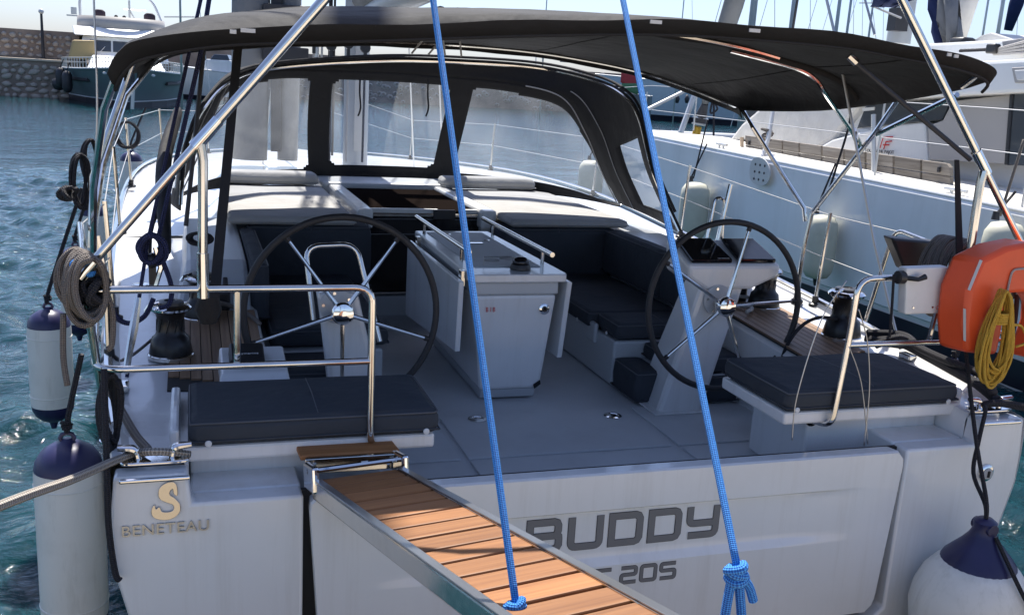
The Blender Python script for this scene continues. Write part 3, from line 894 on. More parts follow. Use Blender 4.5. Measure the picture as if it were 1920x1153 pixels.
# small engine panel beside the port wheel
part('engine_panel', MB().hexa([V(-1.60, .93, 1.37), V(-1.30, .93, 1.37), V(-1.60, 1.22, 1.37), V(-1.30, 1.22, 1.37), V(-1.59, .96, 1.41), V(-1.31, .96, 1.41), V(-1.59, 1.22, 1.46), V(-1.31, 1.22, 1.46)]), M['gel'], YR, angle=0, bev=.01)
dp = part('plotter_cover', MB().hexa([V(-1.555, 1.02, 1.425), V(-1.40, 1.02, 1.425), V(-1.555, 1.14, 1.44), V(-1.40, 1.14, 1.44), V(-1.55, 1.0, 1.46), V(-1.405, 1.0, 1.46), V(-1.55, 1.14, 1.50), V(-1.405, 1.14, 1.50)]), M['plastic'], YR, angle=0, bev=.008)
write('cover_lettering', 'raymarine', M['whiteink'], dp, (-1.52, 1.035, 1.4735), (1, 0, 0), (0, .14, .04), .09, .016, .0006)

# ---- cockpit table
T = part('cockpit_table', MB().hexa([V(-.175, 1.80, 1.0), V(.185, 1.80, 1.0), V(-.175, 3.05, 1.0), V(.185, 3.05, 1.0), V(-.245, 1.755, 1.56), V(.235, 1.755, 1.56), V(-.245, 3.1, 1.56), V(.235, 3.1, 1.56)]), M['gel'], YR, angle=0, bev=.02)
part('plinth', MB().hexa([V(-.16, 1.83, .944), V(.16, 1.83, .944), V(-.16, 3.0, .944), V(.16, 3.0, .944), V(-.165, 1.815, .999), V(.165, 1.815, .999), V(-.165, 3.03, .999), V(.165, 3.03, .999)]), M['gelgrey'], T, angle=0, bev=.006)
part('collar', MB().span((-.25, 1.75, 1.562), (.24, 3.11, 1.635)), M['gelgrey'], T, angle=0, bev=.01)
top = part('table_top', MB().prism([V(-.27, 1.72, 1.637), V(.27, 1.72, 1.637), V(.285, 1.76, 1.637), V(.26, 3.22, 1.637), V(-.26, 3.22, 1.637), V(-.285, 1.76, 1.637)], (0, 0, .045)), M['gel'], T, angle=0, bev=.008)
part('nonskid_panel', MB().span((-.20, 1.93, 1.6821), (.19, 3.13, 1.6875)), M['sole'], top, angle=0, bev=.003)
part('latch', MB().lathe([(.03, 0), (.03, .004), (.02, .006)], (-.09, 3.02, 1.688), seg=16), M['chrome'], top)
part('latch', MB().span((-.03, 2.66, 1.688), (.06, 2.69, 1.694)), M['chrome'], top, angle=0)
part('latch', MB().lathe([(.02, 0), (.02, .005)], (.12, 2.78, 1.688), seg=12), M['chrome'], top, angle=0)
for s, y0, y1 in ((-1, 2.0, 3.28), (1, 1.92, 3.24)):
    x = s*.232
    hr = part('hand_rail', MB().tube([V(x, y0-.06, 1.765), V(x, y1+.03, 1.765)], .0145, 10), M['steel'], T)
    for yy in (y0+.10, y1-.22):
        part('rail_post', MB().tube([V(x, yy, 1.683), V(x, yy, 1.762)], .011, 8), M['steel'], hr)
lf = part('table_leaf', MB().hexa([V(-.345, 1.74, 1.25), V(-.315, 1.74, 1.25), V(-.345, 3.05, 1.14), V(-.315, 3.05, 1.14), V(-.345, 1.72, 1.645), V(-.315, 1.72, 1.645), V(-.345, 3.05, 1.645), V(-.315, 3.05, 1.645)]), M['gel'], T, angle=0, bev=.006)
for yy in (1.80, 2.9): part('hinge', MB().span((-.314, yy, 1.60), (-.287, yy+.05, 1.69)), M['steel'], lf, angle=0, bev=.004)
part('table_leaf', MB().hexa([V(.275, 1.79, 1.18), V(.305, 1.79, 1.18), V(.275, 3.05, 1.18), V(.305, 3.05, 1.18), V(.283, 1.73, 1.635), V(.313, 1.73, 1.635), V(.283, 3.05, 1.635), V(.313, 3.05, 1.635)]), M['gel'], T, angle=0, bev=.006)
write('maker_lettering', 'B I B', M['red'], T, (-.175, 1.7535, 1.468), (1, 0, 0), (0, -.08, 1), .052, .026, .0008)
bd = part('badge', MB().lathe([(.031, 0), (.031, .005), (.025, .008)], (.165, 1.758, 1.478), (0, -1, .08), 24), M['chrome'], T)
part('badge_face', MB().lathe([(.017, 0), (.016, .002)], (.165, 1.7495, 1.4786), (0, -1, .08), 20), M['plastic'], bd)
part('badge_mark', MB().prism([V(.165, 1.747, 1.495), V(.152, 1.7475, 1.468), V(.165, 1.7475, 1.475), V(.178, 1.7475, 1.468)], (0, -.002, 0)), M['chrome'], bd, angle=0)
part('pull_strap', MB().hexa([V(.150, 1.792, 1.0), V(.185, 1.785, 1.03), V(.150, 1.797, 1.0), V(.185, 1.79, 1.03), V(.142, 1.792, 1.025), V(.177, 1.78, 1.055), V(.142, 1.797, 1.025), V(.177, 1.785, 1.055)]), M['webbing'], T, angle=0)
part('wire_holder', MB().tube([V(-.10+.045*math.cos(k*.524), 1.94+.03*math.sin(k*.524), 1.72) for k in range(12)], .0025, 5, closed=True).tube([V(-.145, 1.94, 1.69), V(-.145, 1.94, 1.74), V(.02, 1.95, 1.74), V(.02, 1.95, 1.69)], .0025, 5), M['wire'], T)
part('wire_holder', MB().tube([V(.005+.05*math.cos(k*.524), 1.97+.03*math.sin(k*.524), 1.725) for k in range(12)], .0025, 5, closed=True), M['wire'], T)
cpz = 1.684
cp = part('compass', MB().lathe([(.058, 0), (.058, .012), (.05, .03)], (.045, 1.86, cpz), seg=20), M['plastic'], T)
part('compass_dome', MB().lathe([(.048, 0), (.046, .018), (.034, .034), (.016, .042)], (.045, 1.86, cpz+.03), seg=20), M['display'], cp, angle=None)

# ---- winches
def winch(x, y, z, k=1.0, lit=1.0):
    Wn = part('winch', MB().lathe([(.105*k, 0), (.108*k, .02), (.10*k, .06*k), (.092*k, .10*k), (.075*k, .115*k), (.066*k, .14*k), (.064*k, .19*k), (.072*k, .225*k), (.088*k, .24*k)], (x, y, z), seg=28), M['winch'], YR)
    part('base_ring', MB().lathe([(.113*k, -.004), (.113*k, .012), (.108*k, .016)], (x, y, z), seg=28), M['steel'], Wn)
    part('self_tailer', MB().lathe([(.088*k, .241*k), (.102*k, .247*k), (.104*k, .258*k), (.094*k, .268*k), (.088*k, .272*k)], (x, y, z), seg=28), M['chrome'], Wn)
    part('cap', MB().lathe([(.068*k, .2725*k), (.066*k, .286*k), (.03*k, .292*k), (.024*k, .285*k), (.0, .285*k)], (x, y, z), seg=24), M['plastic'], Wn)
    part('feeder_arm', MB().tube([V(x-.05*k, y-.03, z+.285*k), V(x-.10*k, y-.04, z+.272*k), V(x-.115*k, y-.03, z+.245*k)], .009, 6), M['chrome'], Wn)
    for j in range(10):
        a = 2*math.pi*j/10
        part('drum_rib', MB().tube([V(x+.0655*k*math.cos(a), y+.0655*k*math.sin(a), z+.135*k), V(x+.0655*k*math.cos(a+.25), y+.0655*k*math.sin(a+.25), z+.2*k)], .004, 4), M['winch'], Wn)
winch(-1.80, 1.36, 1.385, .9); winch(-1.66, 1.94, 1.415, .84); winch(1.83, 1.33, 1.385, 1.0); winch(1.70, 1.95, 1.415, .92)
# rope clutch and fairlead blocks
for s in (-1, 1):
    cl = part('rope_clutch', MB().span((s*1.58-.07, 2.06, 1.42), (s*1.58+.07, 2.26, 1.53)), M['plastic'], YR, angle=0, bev=.015)
    for k in range(3):
        part('clutch_lever', MB().hexa([V(s*1.58-.055+.045*k+i*.025, 2.045+j*.13, 1.532+(.03 if (j and h) else 0)+h*.025) for h in (0, 1) for j in (0, 1) for i in (0, 1)]), M['rubber'], cl, angle=0, bev=.006)
# ---- mooring cleats
def cleat(x, y, z, s):
    c = part('mooring_cleat', MB().prism(curve([V(x-.10, y-.03, z), V(x, y-.035, z), V(x+.10, y-.03, z), V(x+.115, y, z), V(x+.10, y+.03, z), V(x, y+.035, z), V(x-.10, y+.03, z), V(x-.115, y, z)], 3, True), (0, 0, .012)), M['chrome'], YR, angle=30, bev=.004)
    for d in (-1, 1):
        part('horn', MB().tube(fillet([V(x+d*.055, y, z+.008), V(x+d*.062, y, z+.052), V(x+d*.122, y, z+.058)], .02), [.012, .012, .013, .015, .015, .015, .014, .011][:8], 10, flat=1.2), M['chrome'], c)
    part('chafe_plate', MB().span((x-.115, .109, z-.040), (x+.115, .1199, z-.024)), M['chrome'], c, angle=0, bev=.007)
cleat(-1.835, .20, 1.334, -1); cleat(1.83, .20, 1.334, 1)
lt = part('stern_light', MB().lathe([(.042, 0), (.042, .008), (.034, .014)], (1.79, .119, 1.06), (0, -1, 0), 24), M['chrome'], YR)
part('lens', MB().lathe([(.028, 0), (.026, .006), (.02, .007)], (1.79, .105, 1.06), (0, -1, 0), 18), M['piping'], lt)
part('lens_pin', MB().tube([(1.79, .098, 1.045), (1.79, .096, 1.075)], .007, 6), M['plastic'], lt)

# ---- pushpits (stern rails)
def pushpit(s):
    x = lambda v: s*v
    rail = fillet([V(x(1.00), .42, 1.345) if s < 0 else V(x(1.0), .36, 1.29), V(x(1.06), .30, 1.30), V(x(1.065), .30, 1.93), V(x(2.05), .30, 1.93), V(x(2.0), .42, 1.36)], .07, 6)
    if s > 0:
        rail = fillet([V(.985, .395, 1.27), V(1.03, .28, 1.27), V(1.075, .30, 1.66), V(1.085, .30, 1.945), V(2.03, .38, 1.95), V(2.0, .48, 1.36)], .075, 6)
    P = part('stern_rail', MB().tube(rail, .0145, 10), M['steel'], YR)
    lo = [V(x(1.066), .30, 1.645), V(x(2.03), .30, 1.645), V(x(2.08), 1.0, 1.66)]
    part('lower_rail', MB().tube(fillet(lo, .1), .0135, 10), M['steel'], P)
    part('side_rail', MB().tube(fillet([V(x(2.045), .33, 1.93), V(x(2.17), 1.42, 2.0), V(x(2.12), 1.5, 1.42)], .09), .0135, 10), M['steel'], P)
    part('inner_post', MB().tube([V(x(1.55), .30, 1.93), V(x(1.55), .34, 1.645)], .012, 8), M['steel'], P)
    part('foot', MB().lathe([(.035, 0), (.035, .008), (.02, .012), (.018, .04)], (x(2.0), .42, 1.335), seg=14), M['steel'], P)
    part('foot', MB().lathe([(.035, 0), (.035, .008), (.02, .012), (.018, .03)], (x(1.0), .392 if s > 0 else .40, 1.27 if s > 0 else 1.29), (0, -1, 0), 14), M['steel'], P)
    return P
pushpit(-1); pushpit(1)
# lifeline stanchions and wires
for s in (-1, 1):
    tops = []; mids = []
    for y in (1.95, 4.0, 6.0, 9.0, 11.4):
        b, z = sheer(y); x = s*(b-.06)
        S_ = part('stanchion', MB().tube([V(x, y, z+.01), V(x+s*.03, y, z+.60)], .012, 8), M['steel'], YR)
        part('stanchion_base', MB().lathe([(.04, 0), (.038, .012), (.02, .02), (.02, .06)], (x, y, z+.005), seg=12), M['plastic'], S_)
        tops.append(V(x+s*.03, y, z+.585)); mids.append(V(x+s*.015, y, z+.32))
    tops = [V(s*2.16, 1.35, 1.99)]+tops+[V(s*.3, 13.3, 2.45)]; mids = [V(s*2.14, 1.45, 1.70)]+mids+[V(s*.35, 13.2, 2.1)]
    for L in (tops, mids):
        part('lifeline', MB().tube(L, .0028, 5), M['lifeline'], YR)
# ---- stern A frame: two raked poles with a strut down to the rail
for s in (-1, 1):
    a, b = V(s*2.05, .30, 1.99), V(s*.82, .30, 3.46)
    d = (b-a)
    P = part('raked_pole', MB().tube([a+d*.33, b], .0185, 12), M['steel'], YR)
    part('lower_pole', MB().tube([a, a+d*.30], .0155, 12), M['steel'], P)
    part('joint', MB().tube([a+d*.295, a+d*.36], .023, 12), M['chrome'], P)
    part('foot_clamp', MB().tube([a-d*.01, a+d*.03], .026, 10), M['chrome'], P)
    st = part('strut', MB().tube([a+d*.31, V(s*1.66, .30, 2.38), V(s*1.665, .30, 2.06)], .017, 10, flat=1.3).tube([V(s*1.665, .30, 2.06), V(s*1.665, .30, 1.90)], .021, 10, flat=1.3), M['steel'], P)
part('cross_tube', MB().tube(fillet([V(-.83, .30, 3.45), V(-.5, .30, 3.62), V(.5, .30, 3.62), V(.83, .30, 3.45)], .2), .021, 12), M['steel'], YR)

# ---- bimini
AFT = [(-1.975, .62, 2.645), (-1.955, .56, 2.685), (-1.925, .52, 2.725), (-1.86, .50, 2.765), (-1.62, .48, 2.82), (-1.34, .47, 2.85), (-1.05, .46, 2.875), (-.43, .46, 2.935), (.1, .46, 2.975), (.51, .46, 2.985), (1.0, .46, 2.98), (1.32, .47, 2.955), (1.60, .47, 2.93), (1.76, .47, 2.90), (1.83, .49, 2.87), (1.86, .55, 2.835)]
MID = [(-2.0, 1.5, 2.635), (-1.98, 1.5, 2.69), (-1.93, 1.5, 2.745), (-1.85, 1.5, 2.81), (-1.62, 1.5, 2.90), (-1.34, 1.5, 2.955), (-1.05, 1.5, 2.985), (-.43, 1.5, 3.025), (.1, 1.5, 3.03), (.51, 1.5, 3.01), (1.0, 1.5, 2.97), (1.32, 1.5, 2.92), (1.60, 1.5, 2.86), (1.76, 1.5, 2.80), (1.84, 1.5, 2.745), (1.89, 1.5, 2.68)]
FRO = [sight(a, b, y=y) for a, b, y in ((258, 136, 3.2), (264, 124, 3.4), (285, 112, 3.55), (330, 92, 3.9), (400, 82, 4.25), (480, 78, 4.45), (600, 75, 4.6), (720, 76, 4.65), (860, 83, 4.6), (1000, 96, 4.5), (1130, 118, 4.3), (1220, 140, 4.0), (1300, 168, 3.35), (1350, 188, 3.0), (1378, 199, 2.75), (1388, 208, 2.6))]
def resample(r): return curve(r, 4)
A_, B_, C_ = resample(AFT), resample(MID), resample(FRO)
rows = []
lip = []
for i, p in enumerate(A_):
    k = max(0, 1-(p.x+2.0)/.75)
    lip.append(p+V(.02*k, .04+.02*k, -.055))
rows.append(lip)
for k in range(13):
    t = k/12
    row = []
    for a, b, c in zip(A_, B_, C_):
        p = a*(1-t)*(1-2*t)+b*4*t*(1-t)+c*t*(2*t-1)
        u = abs(p.x)/2
        p = p+V(0, 0, -.018*math.sin(math.pi*((t*2) % 1))*(1-u**4)+.004*math.sin(p.x*9+t*11))
        row.append(p)
    rows.append(row)
rows.append([p+V(0, -.03, -.05) for p in rows[-1]])
bim = part('bimini', MB().grid(rows), M['canvas'], YR, angle=60, solid=.006)
crn = lambda L, dz, i0=2, i1=-3: [p+V(0, 0, dz) for p in L[i0:i1]]
part('bimini_bow', MB().tube([V(-2.10, 1.22, 1.90), V(-2.07, 1.0, 2.2), V(-2.0, .74, 2.52)]+[p+V(0, .07, -.012) for p in A_[9:-6]]+[V(1.80, .66, 2.80)], .014, 8), M['steel'], bim)
part('bimini_bow', MB().tube([V(-2.12, 1.30, 1.90), V(-2.10, 1.32, 2.2)]+crn(B_, -.012, 9, -16), .014, 8), M['steel'], bim)
part('bimini_bow', MB().tube([V(-2.12, 1.38, 1.90), V(-2.10, 1.9, 2.2), V(-2.03, 2.6, 2.5)]+[p+V(0, -.06, -.012) for p in C_[9:-2]]+[V(1.74, 2.36, 2.5), V(1.98, 2.05, 2.03), V(2.0, 2.05, 1.95)], .014, 8), M['steel'], bim)
for x, y in ((-2.09, 1.3), (2.02, 2.02)):
    b, z = sheer(y)
    part('bimini_leg', MB().tube(fillet([V(x*1.0, y, 1.95 if x < 0 else 2.0), V(x*.985, y, 1.72), V(x*.985, y, z+.01)], .1), .0145, 8), M['steel'], bim)
    part('leg_foot', MB().lathe([(.04, 0), (.04, .015), (.024, .03), (.022, .06)], (x*.985, y, z+.005), seg=12), M['plastic'], bim)
# starboard under-canopy struts traced against the photograph
def trace(pts): return [sight(a, b, **k) for a, b, k in pts]
q1 = trace([(1370, 95, dict(y=1.6)), (1490, 127, dict(y=1.6)), (1530, 150, dict(y=1.6)), (1550, 180, dict(y=1.62)), (1608, 262, dict(y=1.8))])
part('canopy_strut', MB().tube(curve(q1, 5), .0135, 8), M['steel'], bim)
q = trace([(1592, 108, dict(y=.62)), (1820, 300, dict(y=.42))]); part('canopy_strut', MB().tube(q, .0115, 8), M['dark'], bim)
q = trace([(1683, 188, dict(y=1.55)), (1640, 250, dict(y=1.7)), (1522, 400, dict(y=2.05))]); part('canopy_strut', MB().tube(q, .0145, 8), M['steel'], bim)
q = trace([(1643, 252, dict(y=1.7)), (1795, 178, dict(y=1.0))]); part('canopy_strut', MB().tube(q, .0145, 8), M['steel'], bim)
part('strut_fitting', MB().tube(trace([(1600, 245, dict(y=1.77)), (1612, 275, dict(y=1.82))]), .02, 8), M['steel'], bim)
part('strut_fitting', MB().tube(trace([(1592, 105, dict(y=.62)), (1606, 118, dict(y=.61))]), .018, 8), M['steel'], bim)
for j in (12, 24, 36, 47):                      # stitched seams and hem of the canopy
    for sgn in (-1, 1):
        ln_ = [Vector(rows[i_][j])+V(0, 0, sgn*.0045) for i_ in range(1, len(rows)-1)]
        if sgn < 0: part('seam', MB().tube(ln_, .0045, 5), M['canvas'], bim, angle=None)
part('hem', MB().tube([p+V(0, .0, 0) for p in rows[0]], .008, 6), M['canvas'], bim, angle=None)
part('zip_sleeve', MB().tube([p+V(0, .0, -.014) for p in rows[7][3:-3]], .02, 6, flat=.5), M['canvas'], bim, angle=None)
for a, b, yy in ((437, 60, .475), (465, 58, .475), (1230, 42, .452), (1415, 58, .45), (1780, 103, .44), (1793, 106, .44)):
    p = sight(a, b, y=yy-.02)
    part('reflective_tab', MB().box(p, (.05 if a > 460 and a < 1500 else .022, .006, .014)), M['reflect'], bim, angle=0)

# ---- sprayhood (dodger)
Mh = [(0, 5.45, 2.72), (.55, 5.4, 2.71), (1.0, 5.22, 2.69), (1.38, 4.90, 2.60), (1.55, 4.70, 2.32), (1.68, 4.58, 2.0), (1.80, 4.46, 1.74)]
Bh = [(0, 6.0, 1.70), (.5, 5.95, 1.70), (.95, 5.75, 1.70), (1.3, 5.45, 1.70), (1.55, 5.1, 1.71), (1.7, 4.8, 1.71), (1.81, 4.48, 1.71)]
Ah = [(0, 4.25, 2.86), (.55, 4.25, 2.845), (1.0, 4.2, 2.80), (1.38, 4.05, 2.70), (1.60, 3.88, 2.50), (1.74, 3.6, 2.1), (1.80, 3.25, 1.66)]
def full(h): return curve([(-x, y, z) for x, y, z in h[:0:-1]]+list(h), 20)
Bf, Mf = full(Bh), full(Mh)
Af = curve([sight(a, b, y=y) for a, b, y in ((338, 395, 3.45), (342, 330, 3.5), (352, 265, 3.65), (380, 200, 4.0), (435, 145, 4.65), (520, 122, 5.15), (720, 109, 5.36), (880, 113, 5.28), (1010, 123, 5.08), (1110, 145, 4.62), (1168, 172, 4.12), (1200, 215, 3.8), (1228, 320, 3.5), (1282, 442, 3.27))], 20)
def redo(c, n):
    L = [0]
    for a, b in zip(c, c[1:]): L.append(L[-1]+(b-a).length)
    out = []; k = 0
    for i in range(n):
        t = L[-1]*i/(n-1)
        while k < len(c)-2 and L[k+1] < t: k += 1
        out.append(c[k].lerp(c[k+1], (t-L[k])/max(1e-9, L[k+1]-L[k])))
    return out
Af = redo(Af, len(Bf))
NT = len(Bf); NU = 56
def fr(i, u):
    p = Bf[i].lerp(Mf[i], u); s = math.sin(math.pi*u)
    c = V(0, 3.5, p.z); d = (p-c); d.z = 0
    return p+d.normalized()*.06*s
half_n = (NT-1)/2
def win_id(i, u):
    """which window a point of the front panel belongs to"""
    t = (i-half_n)/half_n; at = abs(t)
    sp = lambda v: v
    best = 0
    if at < .158: lo, hi, k = -.158, .158, 2
    elif t > .222: lo, hi, k = .222, .93, 3
    elif t < -.222: lo, hi, k = -.93, -.222, 1
    else: return 0
    ub, ut = (.16, .93) if k == 2 else (.13, .92)
    if k != 2:
        f = (at-.222)/(.93-.222)
        ut = .93-.05*f
    if u < ub or u > ut: return 0
    du = min(u-ub, ut-u)*1.05; dt = min(t-lo, hi-t)*2.3
    r = .07
    if du < r and dt < r and math.hypot(r-du, r-dt) > r: return 0
    return k
cells = {0: MB(), 1: MB(), 2: MB(), 3: MB()}
SUB = 2
pts = {}
iu = NU
for i in range(NT-1):
    for j in range(iu):
        k = win_id(i+.5, (j+.5)/iu)
        quad = [fr(i, j/iu), fr(i+1, j/iu), fr(i+1, (j+1)/iu), fr(i, (j+1)/iu)]
        cells[k].add(quad, [(0, 1, 2, 3)])
def welded(mb, name, m, parent, **k):
    seen = {}; v2 = []; mp = []
    for p in mb.v:
        key = (round(p[0], 4), round(p[1], 4), round(p[2], 4))
        if key not in seen: seen[key] = len(v2); v2.append(p)
        mp.append(seen[key])
    mb.v = v2; mb.f = [[mp[i] for i in f] for f in mb.f]
    return part(name, mb, m, parent, **k)
dod = welded(cells[0], 'sprayhood', M['canvas'], YR, angle=60, solid=.012)
for k in (1, 2, 3): welded(cells[k], 'window', M['vinyl'], dod, angle=None)
rows = []
for k in range(11):
    t = k/10; row = []
    for a, b in zip(Mf, Af):
        p = a.lerp(b, t); s = math.sin(math.pi*t)
        out = V(p.x, 0, max(0, p.z-2.0)); out = out.normalized() if out.length > 1e-6 else V(0, 0, 1)
        row.append(p+out*.05*s)
    rows.append(row)
# small side windows cut in the wings
main, sidew = MB(), {-1: MB(), 1: MB()}
n = len(rows[0])
for i in range(10):
    for j in range(n-1):
        t = (j+.5-(n-1)/2)/((n-1)/2)
        inw = 4 <= i <= 7 and .76 < abs(t) < .955
        (sidew[1 if t > 0 else -1] if inw else main).add([rows[i][j], rows[i][j+1], rows[i+1][j+1], rows[i+1][j]], [(0, 1, 2, 3)])
welded(main, 'sprayhood_roof', M['canvas'], dod, angle=60, solid=.01)
for s in (-1, 1): welded(sidew[s], 'side_window', M['vinyl'], dod, angle=None)
part('sprayhood_bow', MB().tube([p+V(0, .02, -.025) for p in Af[2:-2]], .014, 8), M['steel'], dod)
part('grab_handle', MB().tube([p+V(0, -.02, .02) for p in Af[6:-6]], .012, 8), M['canvas'], dod)
for s in (-1, 1):
    seg = [p for p in Mf if s*p.x > 1.12]
    inn = [p+(V(0, 3.4, p.z)-p).normalized()*.03 for p in seg]
    part('seam_piping', MB().tube(inn, .0055, 6), M['piping'], dod)
    seg = [rows[2][j] for j in range(n) if s*rows[2][j].x > 1.42]
    part('seam_piping', MB().tube([p+V(-s*.008, -.012, 0) for p in seg], .0045, 6), M['piping'], dod)
for px_, py_ in ((690, 148), (818, 150)):
    p = sight(px_-15, py_, y=5.2); part('hanging_tie', MB().tube(curve([p, p+V(.0, 0, -.12), p+V(.01, 0, -.24), p+V(-.01, 0, -.31)], 4), .008, 5), M['webbing'], dod)

# ---- mast with running rigging blocks
ms = part('mast', MB().lathe([(.13, 0), (.13, 16.5)], (-.02, 7.35, 1.7), seg=20), M['mast'], YR)
part('mast_track', MB().span((-.06, 7.19, 1.9), (.02, 7.225, 17)), M['mastpale'], ms, angle=0)
for k, (x, w_) in enumerate(((-.62, .05), (-.54, .06), (-.40, .05), (-.33, .06))):
    part('halyard', MB().tube([V(x*.6-.1, 7.1, 1.85), V(x*.5-.1, 7.15, 9)], .012 if k % 2 else .02, 6), M['mastpale'] if k < 2 else M['rblack'], ms)
for k in range(4):
    x = -.52+.17*k; z = 2.98-.03*(k % 2)
    part('halyard_block', MB().lathe([(.05, -.03), (.055, 0), (.05, .03)], (x, 6.9, z), (0, 1, 0), 14).box((x, 6.9, z-.07), (.03, .05, .09)), M['plastic'], ms)
    part('mast_line', MB().tube([V(x, 6.9, z-.08), V(x+.01, 7.0, 1.8)], .012, 6), M['rblack' if k % 2 else 'rwhite'], ms)
bm = part('boom', MB().tube([V(0, 7.15, 3.25), V(0, 2.65, 3.42)], .12, 14, flat=.75), M['mastpale'], YR)
part('boom_end', MB().tube([V(0, 2.66, 3.42), V(0, 2.56, 3.42)], .125, 14, flat=.75), M['plastic'], bm)
part('stacked_sail', MB().tube([V(0, 7.0, 3.47), V(0, 5.0, 3.60), V(0, 2.95, 3.57)], [.19, .17, .1], 12, flat=.8), M['greycloth'], bm)
for x, y in ((.05, 4.0), (.18, 4.0)):
    part('mainsheet_block', MB().lathe([(.045, -.02), (.05, 0), (.045, .02)], (x, y, 3.16), (0, 1, 0), 14), M['plastic'], bm)
    part('mainsheet', MB().tube([V(x, y, 3.12), V(x+.12, 4.3, 2.87)], .008, 5).tube([V(x, y, 3.12), V(x-.14, 4.3, 2.87)], .008, 5), M['rwhite'], bm)
# standing rigging ahead of the sprayhood
for x0, y0, x1, z1 in ((-.9, 8.6, -.15, 9), (.95, 8.8, .1, 9), (1.2, 8.3, .2, 11), (-.55, 10.5, -.1, 8)):
    part('stay', MB().tube([V(x0, y0, sheer(y0)[1]), V(x1, 7.5, z1)], .009, 6), M['mastpale'], YR)
# ---- backstays with their tackles
for s in (-1, 1):
    bs = part('backstay', MB().tube([V(s*1.97, 1.0, 1.40), V(s*1.88, 1.22, 1.95), V(s*1.64, 1.45, 3.0), V(s*.9, 3.5, 8)], .008, 6), M['rnavy' if s < 0 else 'wire'], YR)
    if s < 0:
        part('backstay_fall', MB().tube([V(-1.84, 1.27, 1.95), V(-1.65, 1.33, 2.75), V(-1.6, 1.36, 3.05), V(-.8, 3.3, 8)], .010, 6), M['rnavy'], bs)
        part('turnbuckle', MB().tube([V(-1.975, .98, 1.42), V(-1.94, 1.06, 1.60), V(-1.92, 1.10, 1.72)], [.012, .02, .012], 8), M['steel'], bs)
        part('tackle_block', MB().lathe([(.03, -.016), (.036, 0), (.03, .016)], (-1.865, 1.2, 1.86), (1, 0, 0), 14).box((-1.865, 1.2, 1.80), (.03, .03, .09)), M['plastic'], bs)
        part('tackle_cheek', MB().tube([V(-1.85, 1.2, 1.92), V(-1.83, 1.2, 1.83), V(-1.855, 1.19, 1.75)], .012, 6), M['chrome'], bs)
    part('chain_plate', MB().box((s*1.985, .955, 1.375), (.05, .09, .03)), M['steel'], bs, angle=0, bev=.006)
# webbing straps from the bimini to the rail, flush deck fittings
p0, p1 = sight(447, 82, y=1.0), sight(402, 558, y=.37)
part('webbing_strap', MB().prism([p0+V(-.017, 0, 0), p0+V(.017, 0, 0), p1+V(.019, 0, 0), p1+V(-.019, 0, 0)], (0, .005, 0)), M['webbing'], YR, angle=0)
part('strap_bag', MB().tube([sight(392, 552, y=.5), sight(390, 580, y=.5), sight(392, 605, y=.5)], [.035, .05, .03], 10), M['webbing'], YR)
part('window_strap', MB().tube([V(-1.62, 2.45, 2.80), V(-1.70, 2.3, 2.1), V(-1.73, 2.25, 1.85)], .012, 6), M['dark'], YR)
p0, p1 = sight(1795, 300, y=.42), sight(1800, 480, y=.38)
part('webbing_strap', MB().prism([p0+V(-.012, 0, 0), p0+V(.012, 0, 0), p1+V(.02, 0, 0), p1+V(-.02, 0, 0)], (0, .006, 0)), M['webbing'], YR, angle=0)
for x, y in ((-1.98, 2.6), (-1.97, 4.4), (1.97, 2.6)):
    z = sheer(y)[1]
    part('deck_filler', MB().lathe([(.05, 0), (.05, .006), (.04, .008)], (x, y, z+.001), seg=18), M['steel'], YR)
part('jib_track', MB().span((-1.93, 2.75, 1.466), (-1.895, 3.5, 1.49)), M['steel'], YR, angle=0)
# port side curtain rolled up and tied beside the sprayhood
cp_ = curve([V(-1.78, 4.3, 2.35), V(-1.86, 3.6, 2.1), V(-1.86, 3.0, 1.85), V(-1.84, 2.75, 1.62)], 5)
part('rolled_curtain', MB().tube(cp_, [.03+.05*math.sin(math.pi*(.15+.8*k/(len(cp_)-1))) for k in range(len(cp_))], 8, flat=.6), M['canvas'], YR, angle=None)
part('curtain_strap', MB().tube(curve([V(-1.80, 3.3, 2.0), V(-1.92, 3.0, 1.75), V(-1.94, 2.9, 1.58)], 5), .02, 6, flat=.4), M['webbing'], YR)
